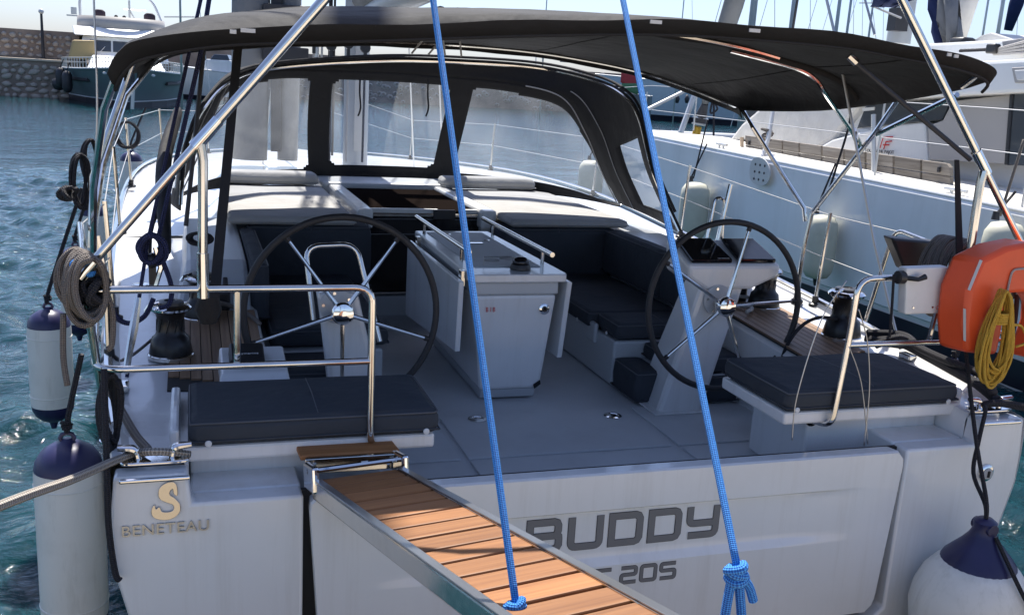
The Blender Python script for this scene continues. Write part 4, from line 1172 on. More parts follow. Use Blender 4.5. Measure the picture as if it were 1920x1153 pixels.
# ================================================================== LOOSE THINGS ON AND AROUND THE YACHT
def cushion(name, label, cat, group, a, b, m, bev=.028, snaps=(), seams=True, parent_loc=None):
    a, b = [min(i, j) for i, j in zip(a, b)], [max(i, j) for i, j in zip(a, b)]
    t = thing(name, label, cat, ((a[0]+b[0])/2, (a[1]+b[1])/2, a[2]), group)
    nx, ny = max(4, int((b[0]-a[0])/.09)), max(3, int((b[1]-a[1])/.09))
    rd_ = random.Random(hash(label) % 999 if False else len(label)*7+int(a[0]*100))
    ph = rd_.uniform(0, 6)
    def topz(u, v):
        return b[2]+.010*math.sin(math.pi*u)*math.sin(math.pi*v)+.003*math.sin(9*u+ph)*math.sin(7*v+ph)
    mb = MB()
    top = [[V(a[0]+(b[0]-a[0])*i/nx, a[1]+(b[1]-a[1])*j/ny, topz(i/nx, j/ny)) for i in range(nx+1)] for j in range(ny+1)]
    ring = top[0][:-1]+[r[-1] for r in top[:-1]]+top[-1][:0:-1]+[r[0] for r in top[:0:-1]]
    mb.grid(top); bot = [V(p.x, p.y, a[2]) for p in ring]
    midr = [V(p.x+.006*(1 if p.x > (a[0]+b[0])/2 else -1), p.y+.006*(1 if p.y > (a[1]+b[1])/2 else -1), (a[2]+p.z)/2) for p in ring]
    b0 = len(mb.v); n = len(ring)
    mb.grid([bot, midr, [p.copy() for p in ring]], True)
    mb.f.append([b0+i for i in range(n)][::-1]); mb.uv.append([(0, 0)]*n)
    seen = {}; v2 = []; mp = []
    for p in mb.v:
        k = tuple(round(c, 4) for c in p)
        if k not in seen: seen[k] = len(v2); v2.append(p)
        mp.append(seen[k])
    mb.v = v2; mb.f = [[mp[i] for i in f] for f in mb.f]
    part('pad', mb, m, t, angle=70, bev=bev)
    if seams:
        e = .004
        r2 = [V(a[0]-e, a[1]-e, a[2]+.022), V(b[0]+e, a[1]-e, a[2]+.022), V(b[0]+e, b[1]+e, a[2]+.022), V(a[0]-e, b[1]+e, a[2]+.022)]
        part('seam', MB().tube(r2, .005, 6, closed=True), m, t, angle=None)
    if seams and m is M['cush']:
        zt = b[2]-.012; q2 = [V(a[0]+.002, a[1]+.002, zt), V(b[0]-.002, a[1]+.002, zt), V(b[0]-.002, b[1]-.002, zt), V(a[0]+.002, b[1]-.002, zt)]
        part('piping', MB().tube(fillet(q2+[q2[0]], .03), .0042, 6), M['welt'], t, angle=None)
        if b[0]-a[0] > .6 and b[1]-a[1] < 1:
            xm = a[0]+(b[0]-a[0])*.5
            part('seam', MB().tube([V(xm, a[1]-.001, a[2]+.02), V(xm, a[1]+.004, b[2]-.02), V(xm, a[1]+.03, b[2]+.001), V(xm, (a[1]+b[1])/2, b[2]+.0115), V(xm, b[1]-.03, b[2]+.001)], .0028, 5), M['welt'], t, angle=None)
    for p in snaps:
        part('snap', MB().lathe([(.013, 0), (.012, .004), (.006, .006)], p, (0, -1, 0) if abs(p[1]-a[1]) < .02 else ((-1 if p[0] < (a[0]+b[0])/2 else 1), 0, 0), 12), M['whitepl'], t)
    return t
G = 'charcoal cockpit cushions'
cushion('helm_cushion', 'charcoal seat cushion on the port helm seat beside the gangway', 'cushion', G, (-1.72, .305, 1.3365), (-.79, .80, 1.437), M['cush'], snaps=[(-1.655, .297, 1.352), (-.84, .297, 1.352)])
cushion('helm_cushion', 'charcoal seat cushion on the starboard helm seat under the white box', 'cushion', G, (.80, .305, 1.3365), (1.735, .86, 1.437), M['cush'], snaps=[(.85, .297, 1.352), (1.68, .297, 1.352)])
cushion('bench_cushion', 'long charcoal bench cushion right of the cockpit table', 'cushion', G, (.665, 2.28, 1.221), (1.30, 3.5, 1.325), M['cush'], snaps=[(.657, 2.45, 1.235), (.657, 2.95, 1.235)])
cushion('bench_cushion', 'short charcoal bench cushion behind the starboard wheel', 'cushion', G, (.72, 1.955, 1.221), (1.34, 2.27, 1.325), M['cush'], snaps=[(.712, 2.1, 1.235)])
cushion('bench_cushion', 'low charcoal step cushion in front of the starboard bench', 'cushion', G, (.89, 1.56, 1.121), (1.35, 1.945, 1.22), M['cush'])
cushion('bench_cushion', 'long charcoal bench cushion seen through the port wheel', 'cushion', G, (-1.30, 2.0, 1.221), (-.665, 3.5, 1.325), M['cush'])
cushion('bench_cushion', 'low charcoal step cushion in front of the port bench', 'cushion', G, (-1.35, 1.56, 1.121), (-.85, 1.945, 1.22), M['cush'])
cushion('floor_cushion', 'charcoal block cushion standing on the sole behind the starboard wheel', 'cushion', G, (.98, 1.85-.22, .9432), (1.33, 1.54, 1.115), M['cush'])
cushion('floor_cushion', 'charcoal folded pad lying on the sole left of the starboard bench end', 'cushion', G, (.70, 1.60, .9432), (.872, 1.94, 1.13), M['cush'])
cushion('back_cushion', 'charcoal backrest cushion left of the companionway', 'cushion', G, (-1.34, 3.52, 1.222), (-.50, 3.83, 1.66), M['cush'], .04)
cushion('back_cushion', 'charcoal backrest cushion right of the companionway', 'cushion', G, (.45, 3.52, 1.222), (1.36, 3.83, 1.66), M['cush'], .04)
cushion('back_cushion', 'charcoal side backrest cushion along the starboard coaming, forward one', 'cushion', G, (1.26, 2.55, 1.33), (1.395, 3.5, 1.66), M['cush'], .04)
cushion('back_cushion', 'charcoal side backrest cushion along the starboard coaming, behind the wheel', 'cushion', G, (1.26, 2.06, 1.33), (1.395, 2.53, 1.62), M['cush'], .04)
cushion('back_cushion', 'charcoal side backrest cushion along the port coaming', 'cushion', G, (-1.395, 2.2, 1.33), (-1.30, 3.5, 1.65), M['cush'], .04)
cushion('sun_pad', 'grey sun pad on the coachroof left of the companionway slide', 'sun pad', 'sun pads on the coachroof', (-1.46, 3.50, 1.668), (-.62, 5.4, 1.728), M['pad'], .02)
cushion('sun_pad', 'grey sun pad on the coachroof right of the companionway slide', 'sun pad', 'sun pads on the coachroof', (.52, 3.50, 1.668), (1.45, 5.4, 1.728), M['pad'], .02)
cushion('bolster', 'grey bolster at the head of the left sun pad', 'bolster', 'sun pad bolsters', (-1.42, 5.28, 1.738), (-.66, 5.58, 1.835), M['pad'], .035)
cushion('bolster', 'grey bolster at the head of the right sun pad', 'bolster', 'sun pad bolsters', (.45, 5.28, 1.738), (1.32, 5.52, 1.835), M['pad'], .035)

# ---- gangway
gd = V(.172, -.970, .170).normalized(); gx = -(V(math.cos(.16), math.sin(.16), 0)); gx = (gx-gd*gx.dot(gd)).normalized(); gz = gx.cross(gd)
GM = Matrix(((gx.x, gd.x, gz.x, -1.133), (gx.y, gd.y, gz.y, .15), (gx.z, gd.z, gz.z, 1.245), (0, 0, 0, 1))) @ Matrix.Diagonal((.93, 1, 1, 1))
gw = put('gangway', None, None, GM)
tag(gw, 'teak and steel gangway hoisted over the yacht stern by two blue lines', 'gangway')
def gp(name, mb, m, parent=gw, Mx=None, **k):
    o = put(name, mb.mesh(name, m, k.get('angle', 38)), parent, GM @ Mx if Mx else GM)
    if k.get('bev'):
        md = o.modifiers.new('bevel', 'BEVEL'); md.width = k['bev']; md.segments = 2; md.limit_method = 'ANGLE'
    return o
L_ = 2.35
for s in (-1, 1):
    gp('side_rail', MB().span((s*.158, .02, -.052), (s*.19, L_, .016)), M['steel'], bev=.006, angle=0)
    gp('rail_edge', MB().span((s*.1585, .03, .0165), (s*.1895, L_, .022)), M['chromedull'], bev=.002, angle=0)
    gp('hinge_ear', MB().span((s*.17, -.06, -.03), (s*.20, .06, .07)), M['chrome'], bev=.01, angle=0)
    gp('hinge_pin', MB().tube([V(s*.15, .0, -.06), V(s*.15, .0, .0)], .008, 8), M['chrome'])
gp('hinge_bar', MB().tube([V(-.20, .0, .045), V(.20, .0, .045)], .011, 8), M['chrome'])
pm = MB().box((0, 0, -.006), (.312, .104, .034)).mesh('plank', M['plank'], 0)
for k in range(19):
    Mx = Matrix.Translation((0, .075+.119*k, .004+random.uniform(-.0012, .0012))) @ Matrix.Rotation(random.uniform(-.004, .004), 4, 'Z')
    o = put('plank', pm, gw, GM @ Mx)
    md = o.modifiers.new('bevel', 'BEVEL'); md.width = .005; md.segments = 2
for k in range(3):
    gp('cross_bearer', MB().span((-.157, .1+.9*k, -.05), (.157, .14+.9*k, -.008)), M['steel'], angle=0)
# hinged inner board resting on the step
ib = part('inner_board', MB().hexa([V(-1.33, .24, 1.285), V(-.955, .24, 1.285), V(-1.345, .40, 1.305), V(-.985, .40, 1.305), V(-1.33, .24, 1.305), V(-.955, .24, 1.305), V(-1.345, .40, 1.325), V(-.985, .40, 1.325)]), M['plank'], gw, angle=0, bev=.005)
part('inner_plate', MB().span((-1.315, .215, 1.24), (-.965, .232, 1.30)), M['steel'], gw, angle=0, bev=.003)

# ---- the two blue gangway lines
def rope(name, label, m, pts, r, group=None, n=8, cat='rope', seg=8, extra=None):
    mb = MB().tube(curve(pts, n), r, seg)
    if extra:
        for e, rr in extra: mb.tube(curve(e, n), rr, seg)
    return solo(name, mb, m, label, cat, group, angle=None)
def knot(c, r, t, seed=0):
    rd_ = random.Random(seed)
    pts = []
    for k in range(40):
        a = k/39*2*math.pi*3
        pts.append(V(c.x+r*math.cos(a)*(1+.25*math.sin(a*1.3)), c.y+r*math.sin(a), c.z+.5*r*math.sin(a*.667+seed)+(k/39-.5)*r*1.6))
    return pts
G = 'blue lines holding up the gangway'
a = sight(967, 1130, y=-1.27); b = sight(812, 0, y=-.35)
d = (b-a)
rope('gangway_line', 'blue braided line knotted to the left rail of the gangway', M['blue'], [a, a+d*.5+V(0, 0, -.0), b, a+d*1.8], .0092, G, n=12, seg=10, extra=[(knot(a+V(0, 0, -.012), .017, 0, 1), .0105), ([a+V(0, 0, -.03), a+V(.012, -.015, -.08), a+V(.0, -.01, -.13)], .0105), ([a, a+V(-.015, .0, -.06), a+V(-.01, 0, -.12)], .0105)])
a = sight(1382, 1062, y=-1.58); b = sight(1168, 0, y=-.5)
d = (b-a)
rope('gangway_line', 'blue braided line with a hanging loop right of the gangway planks', M['blue'], [a, a+d*.5, b, a+d*1.9], .0085, G, n=12, seg=10, extra=[(knot(a+V(0, 0, -.016), .016, 0, 2), .0105), ([a+V(-.01, 0, -.03), a+V(-.022, -.01, -.12), a+V(-.02, -.02, -.22)], .0105), ([a+V(.008, 0, -.03), a+V(.02, -.01, -.12), a+V(.028, -.02, -.22)], .0105), ([a+V(.01, 0, -.02), a+V(.035, 0, -.05), a+V(.05, 0, -.085)], .0105)])

# ---- mooring lines
c0 = V(-1.93, .20, 1.36)
e1 = sight(0, 948, y=-.55)
rope('mooring_line', 'pale grey braided mooring line running left from the port stern cleat', M['rpale'], [V(-1.72, .22, 1.345), V(-1.83, .19, 1.375), c0, c0.lerp(e1, .5)+V(0, 0, -.006), e1, e1+(e1-c0)*1.4+V(0, 0, -.01)], .0145, 'mooring lines', seg=10)
rope('mooring_line', 'black mooring line leading from the starboard stern cleat off to the right', M['rblack'], [V(1.78, .2, 1.36), V(1.86, .18, 1.375), V(1.98, .15, 1.36), V(2.5, -.1, 1.30), V(4.5, -1.5, 1.15)], .019, 'mooring lines')
rope('spare_line', 'taupe line lying along the port side deck behind the rail foot', M['rgrey'], [V(-2.03, .95, 1.42), V(-2.05, .8, 1.47), V(-2.0, .66, 1.43), V(-1.95, .5, 1.40), V(-1.9, .32, 1.385), V(-1.86, .22, 1.375)], .016)
pts = [V(1.86, 1.15, 1.42), V(1.92, .98, 1.45), V(1.95, .8, 1.43), V(1.93, .6, 1.42), V(1.9, .38, 1.41), V(1.88, .22, 1.38)]
rope('spare_line', 'thick black line piled on the starboard side deck below the lifebuoy', M['rblack'], pts, .024, extra=[([p+V(.04*math.sin(i*2), 0, .035) for i, p in enumerate(pts)], .022), ([V(1.80, 1.0, 1.43), V(1.88, .92, 1.49), V(1.97, .95, 1.44), V(1.93, 1.06, 1.42), V(1.83, 1.08, 1.44)], .022)])

# ---- coils
def coil(name, label, m, c, n, w_, h, r, seed, nrm=(0, -1, 0), group=None, wrap=None, extra=None, spread=.03, tails=()):
    rd_ = random.Random(seed); N = Vector(nrm).normalized(); X = N.cross(V(0, 0, 1)).normalized(); pts = []
    for k in range(n):
        ww = w_*rd_.uniform(.75, 1.15); hh = h*rd_.uniform(.88, 1.1); off = rd_.uniform(-1, 1)*spread; sx = rd_.uniform(-.15, .15)*w_
        for j in range(12):
            a = 2*math.pi*j/12
            taper = .35+.65*(.5-.5*math.cos(a)) if wrap else 1
            pts.append(c+X*(ww*.5*math.sin(a)*taper+sx*(1-math.cos(a))*.5)+V(0, 0, -hh*.5*(1-math.cos(a)))+N*(off+.012*math.sin(a*2+k)))
    mb = MB().tube(curve(pts, 3), r, 7)
    if wrap:
        wc = c+V(0, 0, -wrap[0]); q_ = []
        for k in range(46):
            a = k/45*2*math.pi*5
            q_.append(wc+X*(wrap[1]*math.cos(a))+N*(wrap[1]*.8*math.sin(a))+V(0, 0, (k/45-.5)*wrap[2]))
        mb.tube(q_, r, 7)
    for t_ in tails: mb.tube(curve(t_, 5), r, 7)
    return solo(name, mb, m, label, 'rope coil', group, angle=None)
coil('rope_coil', 'taupe rope coil hung over the corner of the port stern rail', M['rgrey'], V(-2.055, .34, 2.05), 13, .115, .225, .0105, 3, (.35, -1, 0), spread=.10, tails=[[V(-2.12, .3, 1.85), V(-2.125, .29, 1.7), V(-2.115, .28, 1.6)], [V(-1.99, .3, 1.95), V(-1.965, .3, 1.85), V(-1.97, .3, 1.74), V(-1.985, .3, 1.72)]])
coil('rope_coil', 'dark rope hitched round the port stern rail below the taupe coil', M['rblack'], V(-2.035, .31, 1.965), 5, .08, .075, .013, 5, (.9, -.4, 0), spread=.05)
coil('rope_coil', 'bright blue hitch tied at the foot of the port raked pole', M['blue'], V(-2.055, .31, 2.035), 5, .055, .05, .011, 8, (.6, -.8, 0), spread=.025)
coil('rope_coil', 'navy line bundle hanging on the port backstay tackle', M['rnavy'], sight(285, 445, y=1.2)+V(0, 0, .01), 7, .10, .12, .011, 4, (0, -1, 0), spread=.03, tails=[[V(-1.83, 1.2, 1.88), V(-1.79, 1.2, 1.75), V(-1.80, 1.19, 1.67), V(-1.84, 1.2, 1.65)], [sight(a_, b_, y=1.15) for a_, b_ in ((208, 575), (222, 598), (245, 606), (272, 592), (288, 560))]])
coil('rope_coil', 'yellow floating line coil hanging from the orange lifebuoy', M['ryellow'], sight(1884, 545, y=.045), 19, .16, .40, .0062, 6, (-.2, -1, 0), wrap=(.12, .034, .05), spread=.022, tails=[[sight(1895, 610, y=.03), sight(1915, 612, y=.03), sight(1925, 640, y=.03), sight(1905, 650, y=.03)]])
coil('rope_coil', 'grey rope coil hung behind the white box on the starboard rail', M['rgrey'], sight(1790, 448, y=.55), 11, .24, .36, .013, 9, (.2, -1, 0), spread=.08)
coil('rope_coil', 'dark line coil hanging from the port lifeline by the pushpit', M['rblack'], sight(150, 290, y=2.0), 4, .09, .26, .009, 12, (.5, -1, 0), spread=.03)
coil('rope_coil', 'dark line coil hanging from the port lifeline, upper one', M['rblack'], sight(168, 262, y=2.6), 4, .09, .22, .009, 14, (.5, -1, 0), spread=.03)
coil('rope_coil', 'dark loop tied at the forward port stanchion top', M['rblack'], sight(238, 229, y=6.0), 2, .16, .25, .012, 15, (0, -1, 0), spread=.02)
coil('rope_coil', 'small dark hitch on the top of the port rail end', M['rblack'], sight(127, 352, y=1.4), 4, .06, .05, .011, 16, (.8, -.6, 0), spread=.03)
coil('rope_coil', 'black cord tangle beside the port coaming', M['rblack'], V(-1.66, 2.45, 1.78), 6, .12, .06, .008, 17, (0, -1, .2), spread=.05)
coil('rope_coil', 'dark braided tail bundle hanging below the port rail', M['rblack'], V(-1.99, .33, 1.62), 4, .07, .26, .012, 18, (.6, -.8, 0), spread=.03)
rope('sheet', 'grey sheet leading from the forward port winch across the coaming', M['rgrey'], [V(-1.62, 1.95, 1.50), V(-1.52, 2.0, 1.47), V(-1.42, 1.9, 1.435), V(-1.38, 1.75, 1.43)], .012)
rope('sheet', 'black sheet from the aft starboard winch over the coaming edge', M['rblack'], [V(1.76, 1.30, 1.50), V(1.62, 1.27, 1.52), V(1.5, 1.25, 1.48), V(1.40, 1.22, 1.38), V(1.34, 1.18, 1.25)], .010)
rope('sheet', 'thin grey sheet curling behind the aft port winch', M['rgrey'], [V(-1.85, 1.5, 1.46), V(-1.95, 1.3, 1.42), V(-2.0, 1.15, 1.43)], .007)
rope('sheet', 'pale sheets bundled at the forward starboard winch', M['rwhite'], [V(1.62, 2.0, 1.47), V(1.5, 2.1, 1.46), V(1.44, 1.95, 1.45), V(1.55, 1.85, 1.44), V(1.46, 1.75, 1.44)], .012, extra=[([V(1.6, 2.1, 1.49), V(1.48, 2.2, 1.5), V(1.42, 2.05, 1.46)], .012)])
# black lanyards hanging at each quarter
rope('lanyard', 'black line hanging straight down the port quarter to the waterline', M['rblack'], [V(-1.995, .26, 1.66), V(-1.985, .10, 1.33), V(-1.985, .09, 1.15), V(-1.97, .09, .98), V(-1.955, .09, .95)], .011)
# fine wires at the starboard rail gate
for k, (lab, ps) in enumerate((('thin wire looping from the starboard rail corner down to the platform', [(1588, 525), (1540, 600), (1495, 740), (1485, 825)]), ('thin wire crossing from the gate eye to the deck edge', [(1592, 650), (1615, 720), (1627, 832)]), ('thin wire hanging straight below the starboard lower rail', [(1610, 580), (1626, 640), (1630, 730), (1620, 835)]))):
    rope('gate_wire', lab, M['wire'], [sight(a_, b_, y=.22) for a_, b_ in ps], .0028, 'gate wires on the starboard rail', cat='wire')
rope('gate_lanyard', 'black cord hanging from the starboard rail beside the white box', M['rblack'], [sight(1676, 515, y=.28), sight(1672, 580, y=.28), sight(1668, 632, y=.28)], .006, cat='cord')
rope('red_cord', 'thin red cord hanging under the lifebuoy', M['redline'], [sight(1810, 650, y=.3), sight(1812, 690, y=.3), sight(1815, 708, y=.3)], .004, cat='cord')

# ---- white outboard pad, black scoop, lifebuoy
bx = thing('outboard_pad', 'white plastic outboard pad clamped to the starboard stern rail', 'bracket pad', sight(1740, 590, y=.25))
f = [sight(1700, 503, y=.25), sight(1779, 500, y=.25), sight(1769, 588, y=.25), sight(1697, 590, y=.25)]
part('pad', MB().prism(f, (0, .055, 0)), M['whitepl'], bx, angle=0, bev=.008)
for a_, b_ in ((1712, 577), (1748, 576)):
    part('screw', MB().lathe([(.006, 0), (.005, .003)], sight(a_, b_, y=.249), (0, -1, 0), 8), M['steel'], bx)
p = sight(1690, 520, y=.27)
part('clamp', MB().tube([p+V(-.02, 0, 0), p+V(.01, 0, 0)], .03, 12).tube([p, p+V(.05, -.05, .0), p+V(.085, -.05, .012)], [.012, .010, .014], 8), M['plastic'], bx)
part('label_ring', MB().tube([sight(1758, 577, y=.2485)+V(.008*math.cos(k*.63), 0, .008*math.sin(k*.63)) for k in range(10)], .0012, 4, closed=True), M['redline'], bx)
f = [sight(1672, 446, y=.75), sight(1806, 458, y=.75), sight(1770, 500, y=.75), sight(1697, 508, y=.75)]
sc = solo('black_scoop', MB().prism(f, (.02, .10, 0)), M['plastic'], 'black wedge shaped canvas pouch behind the white box on the starboard rail', 'pouch', angle=0, bev=.012)
lb = thing('lifebuoy', 'orange horseshoe lifebuoy hanging on the starboard stern rail', 'lifebuoy', sight(1870, 660, y=.3))
yb = .10
op = [(1814, 662), (1810, 610), (1818, 545), (1842, 488), (1890, 464), (1935, 455), (2010, 465), (2062, 530), (2066, 610), (2050, 680), (2000, 682), (1945, 676), (1968, 610), (1970, 575), (1950, 546), (1893, 552), (1884, 585), (1881, 620), (1871, 667)]
f = [sight(a_, b_, y=yb) for a_, b_ in op]
ex = V(-.052, .13, .0)
part('float', MB().prism(f, ex), M['orange'], lb, angle=40, bev=.02)
def tape(a_, b_, c_, d_):
    P_ = [sight(*q_, y=yb) for q_ in (a_, b_)]
    part('tape_band', MB().prism([P_[0]+V(-.004, -.002, 0), P_[1]+V(-.004, -.002, 0), P_[1]+ex*.08+V(-.005, -.002, .002), P_[0]+ex*.08+V(-.005, -.002, .002)], (-.003, -.002, .002)), M['reflect'], lb, angle=0)
tape((1820, 545), (1843, 489), 0, 0); tape((1812, 640), (1812, 580), 0, 0)
hp = [sight(a_, b_, y=yb) for a_, b_ in ((1886, 550), (1896, 505), (1925, 503), (1960, 505), (1985, 540), (1990, 600))]; nh = 6
part('grab_line', MB().tube(fillet([q_+V(0, -.006, 0) for q_ in hp], .03), .0045, 6), M['rwhite'], lb)
part('holder', MB().tube([sight(1880, 530, y=.42), sight(1915, 540, y=.45), sight(1925, 600, y=.45)], .014, 8).box(sight(1900, 540, y=.5), (.10, .05, .10)), M['plastic'], lb)
part('strap', MB().tube(curve([sight(1893, 550, y=.4), sight(1888, 590, y=.42), sight(1886, 640, y=.42)], 4), .016, 6, flat=.4).tube(curve([sight(1908, 550, y=.4), sight(1903, 600, y=.42), sight(1895, 645, y=.42)], 4), .016, 6, flat=.4), M['webbing'], lb)
bl = solo('fender_basket', MB().tube([sight(1800, 480, y=.42), sight(1790, 590, y=.42)], [.035, .045], 10), M['canvas'], 'black canvas sleeve bundled between the white box and the lifebuoy', 'sleeve', angle=60, bev=.008)

# ---- fenders
FM = {}
def fender(label, x, y, ztop, length, r, line_to, group, mw='fendw', mn='fendn', lean=0):
    t = thing('fender', label, 'fender', (x, y, ztop-length), group)
    A = Matrix.Translation((x, y, ztop)) @ Matrix.Rotation(lean, 4, 'Y')
    key = (round(length, 2), r, mw, mn)
    if key not in FM:
        L = length; cz = r*.95
        body = [(r*.985, -cz-.001), (r, -cz-.03), (r, -L+cz+.03), (r*.985, -L+cz+.001)]
        top = [(r*.985, -cz), (r*.93, -cz*.72), (r*.76, -cz*.42), (r*.48, -cz*.22), (r*.26, -cz*.14), (r*.16, -cz*.06), (r*.12, .0)]
        bot = [(r*.12, -L-.035), (r*.2, -L), (r*.3, -L+cz*.08), (r*.55, -L+cz*.2), (r*.8, -L+cz*.45), (r*.94, -L+cz*.74), (r*.985, -L+cz)]
        FM[key] = [MB().lathe(body, seg=32).mesh('body', M[mw], 40), MB().lathe(top, seg=32).mesh('end_cap', M[mn], 40), MB().lathe(bot, seg=32).mesh('end_cap', M[mn], 40), MB().tube([V(r*.2*math.cos(k*.785), 0, r*.16*math.sin(k*.785)) for k in range(8)], r*.07, 6, closed=True).mesh('eye', M[mn], 40)]
    for nme, me in zip(('body', 'end_cap', 'end_cap', 'eye'), FM[key]): put(nme, me, t, A)
    for zz in (-r*.95-.06, -length+r*.95+.06):
        o = put('moulded_ring', MB().tube([V((r-.001)*math.cos(k*.1963), (r-.001)*math.sin(k*.1963), zz) for k in range(32)], .004, 5, closed=True).mesh('moulded_ring', M[mw], 0), t, A)
    if line_to is not None:
        top = A @ V(0, 0, .04)
        part('fender_line', MB().tube(curve([top+V(0, 0, -.02), top+V(.01, 0, .06), Vector(line_to)], 6), .011, 7).tube(knot(top+V(0, 0, .01), .013, 0, 3), .008, 6), M['rblack'], t)
    return t
G = 'white fenders with navy ends along the port side'
fender('large white fender with navy top nearest the camera at the port quarter', -2.165, .62, 1.285, .86, .125, (-2.10, .6, 1.62), G)
fender('white fender with navy ends second from the stern on the port side', -2.47, 2.6, 1.335, .68, .115, (-2.27, 2.6, 2.0), G)
fender('white fender third from the stern on the port side, partly hidden', -2.50, 4.35, 1.38, .68, .115, (-2.3, 4.2, 2.0), G)
fender('white fender fourth from the stern on the port side, mostly hidden', -2.52, 6.0, 1.47, .68, .115, (-2.32, 5.9, 2.1), G)
fender('forward white fender on the port side with only its navy top in view', -2.32, 8.3, 1.74, .62, .12, (-2.16, 8.4, 2.2), G)
fender('white fender with navy ends at the starboard quarter beside the hull', 2.30, .95, 1.33, 1.0, .135, (2.10, .95, 1.64), 'fenders on the starboard side')
# pear shaped fender at the stern
bf = thing('pear_fender', 'large white pear shaped fender with navy neck hanging at the starboard stern corner', 'fender', (1.58, -.12, .20))
o_ = V(1.58, -.13, .0)
prof = [(.02, .22), (.12, .24), (.20, .31), (.245, .42), (.26, .52), (.25, .60), (.22, .68), (.18, .735), (.155, .76)]
part('body', MB().lathe(prof, o_, (0, 0, 1), 36), M['fendw'], bf, angle=None)
part('neck', MB().lathe([(.158, .757), (.15, .775), (.12, .81), (.085, .85), (.06, .885), (.045, .92), (.05, .95), (.03, .965)], o_, (0, 0, 1), 30), M['fendn'], bf, angle=60)
part('eye', MB().lathe([(.028, -.052), (.03, 0), (.028, .052)], o_+V(0, 0, .925), (0, 1, 0), 14), M['fendn'], bf)
ln = [V(1.58, -.13, .93), V(1.575, -.12, 1.02), V(1.60, .0, 1.12), V(1.66, .06, 1.25), V(1.73, .12, 1.36), V(1.80, .2, 1.36)]
top_ = sight(1800, 560, y=.30)
part('fender_line', MB().tube(curve(ln, 6), .0095, 7).tube(curve([V(1.58, -.13, .95), V(1.572, -.12, 1.05), V(1.60, .03, 1.3), top_], 6), .0095, 7).tube(curve([V(1.59, -.19, .90), V(1.62, -.34, .72), V(1.74, -.42, .5), V(1.8, -.42, .36)], 6), .0095, 7), M['rblack'], bf)

# ---- upright furled sailcloth on the foredeck left of the mast
fs = thing('furled_sail', 'tall roll of grey sailcloth standing upright on the foredeck left of the mast', 'sail', (-1.24, 8.1, 1.72))
def col(name, xa, xb, y, m, r2=.9):
    cx, r = (xa+xb)/2, abs(xb-xa)/2
    part(name, MB().tube([V(cx-.03, y, 1.70), V(cx-.01, y, 3.0), V(cx+.02, y, 5.5)], [r*.95, r, r*.96], 20, flat=r2), M[m], fs, angle=None)
xs_ = [sight(p_, 90, y=8.1).x for p_ in (443, 508, 525, 566)]
col('sail_roll', xs_[0]-.04, xs_[1], 8.1, 'greycloth'); col('sail_roll', xs_[2], xs_[3], 8.12, 'greycloth')
part('sail_tie', MB().span((xs_[1]-.005, 8.0, 1.8), (xs_[2]+.005, 8.06, 5)), M['dark'], fs, angle=0)
for z in (sight(540, 22, y=7.9).z, sight(540, 100, y=7.9).z):
    part('bracket', MB().span((xs_[1]-.10, 7.78, z-.09), (xs_[3]+.04, 8.0, z+.06)), M['dark'], fs, angle=0, bev=.01)
# ================================================================== THE CATAMARAN ON THE RIGHT
CX = 5.9
ct = thing('catamaran', 'large white sailing catamaran moored alongside to the right with grey cover and black side window', 'catamaran', (9, 9, 0))
def chull(x0, side, name):
    rows = []
    for y, wv, zs, off in ((.6, 1.6, 1.66, 0), (2, 1.75, 1.72, 0), (5, 1.8, 1.79, 0), (9, 1.75, 1.86, 0), (12.5, 1.55, 1.93, .02), (15, 1.1, 1.88, .2), (16.6, .55, 1.78, .5), (17.3, .06, 1.68, .78)):
        xl = x0+off; xr = xl+wv
        rows.append([V(xl+.30*wv/1.8, y, -.3), V(xl+.12, y, .0), V(xl+.06, y, .4), V(xl+.025, y, .42), V(xl+.0, y, 1.0), V(xl, y, zs-.05), V(xl+.03, y, zs), V(xl+.10, y, zs+.015), V((xl+xr)/2, y, zs+.04), V(xr-.1, y, zs+.015), V(xr, y, zs-.05), V(xr, y, .9), V(xr-.1, y, 0), V(xr-.4, y, -.3)])
    mb = MB().grid(rows)
    mb.f.append(list(range(14))[::-1]); mb.uv.append([(0, 0)]*14)
    h = part(name, mb, M['cathull'], ct, angle=25, flip=True)
    return rows, h
rows, h1 = chull(CX, -1, 'hull'); _, h2 = chull(CX+6.2, 1, 'hull')
part('boot_stripe', MB().grid([[p_+V(-.006, 0, 0) for p_ in (r[1].lerp(r[2], .1), r[2]+V(0, 0, -.06))] for r in rows[:-1]]), M['navy'], h1, angle=0, flip=True)
mb = MB()
for r in rows[:-1]: pass
mb.grid([[r[6]+V(.05, 0, .012), r[8]+V(0, 0, .012), r[9]+V(0, 0, .012)] for r in rows[:-1]])
part('side_deck', mb, M['catdeck'], ct, angle=0, flip=False, solid=.01)
part('gunwale', MB().tube([r[6]+V(.0, 0, .0) for r in rows], .022, 8), M['cathull'], ct)
part('bridge_deck', MB().span((CX+1.7, 1.5, .8), (CX+6.3, 13.2, 1.8)), M['cathull'], ct, angle=0)
part('trampoline_beam', MB().tube([V(CX+1.2, 16.2, 1.75), V(CX+6.6, 16.2, 1.75)], .12, 12), M['mastpale'], ct)
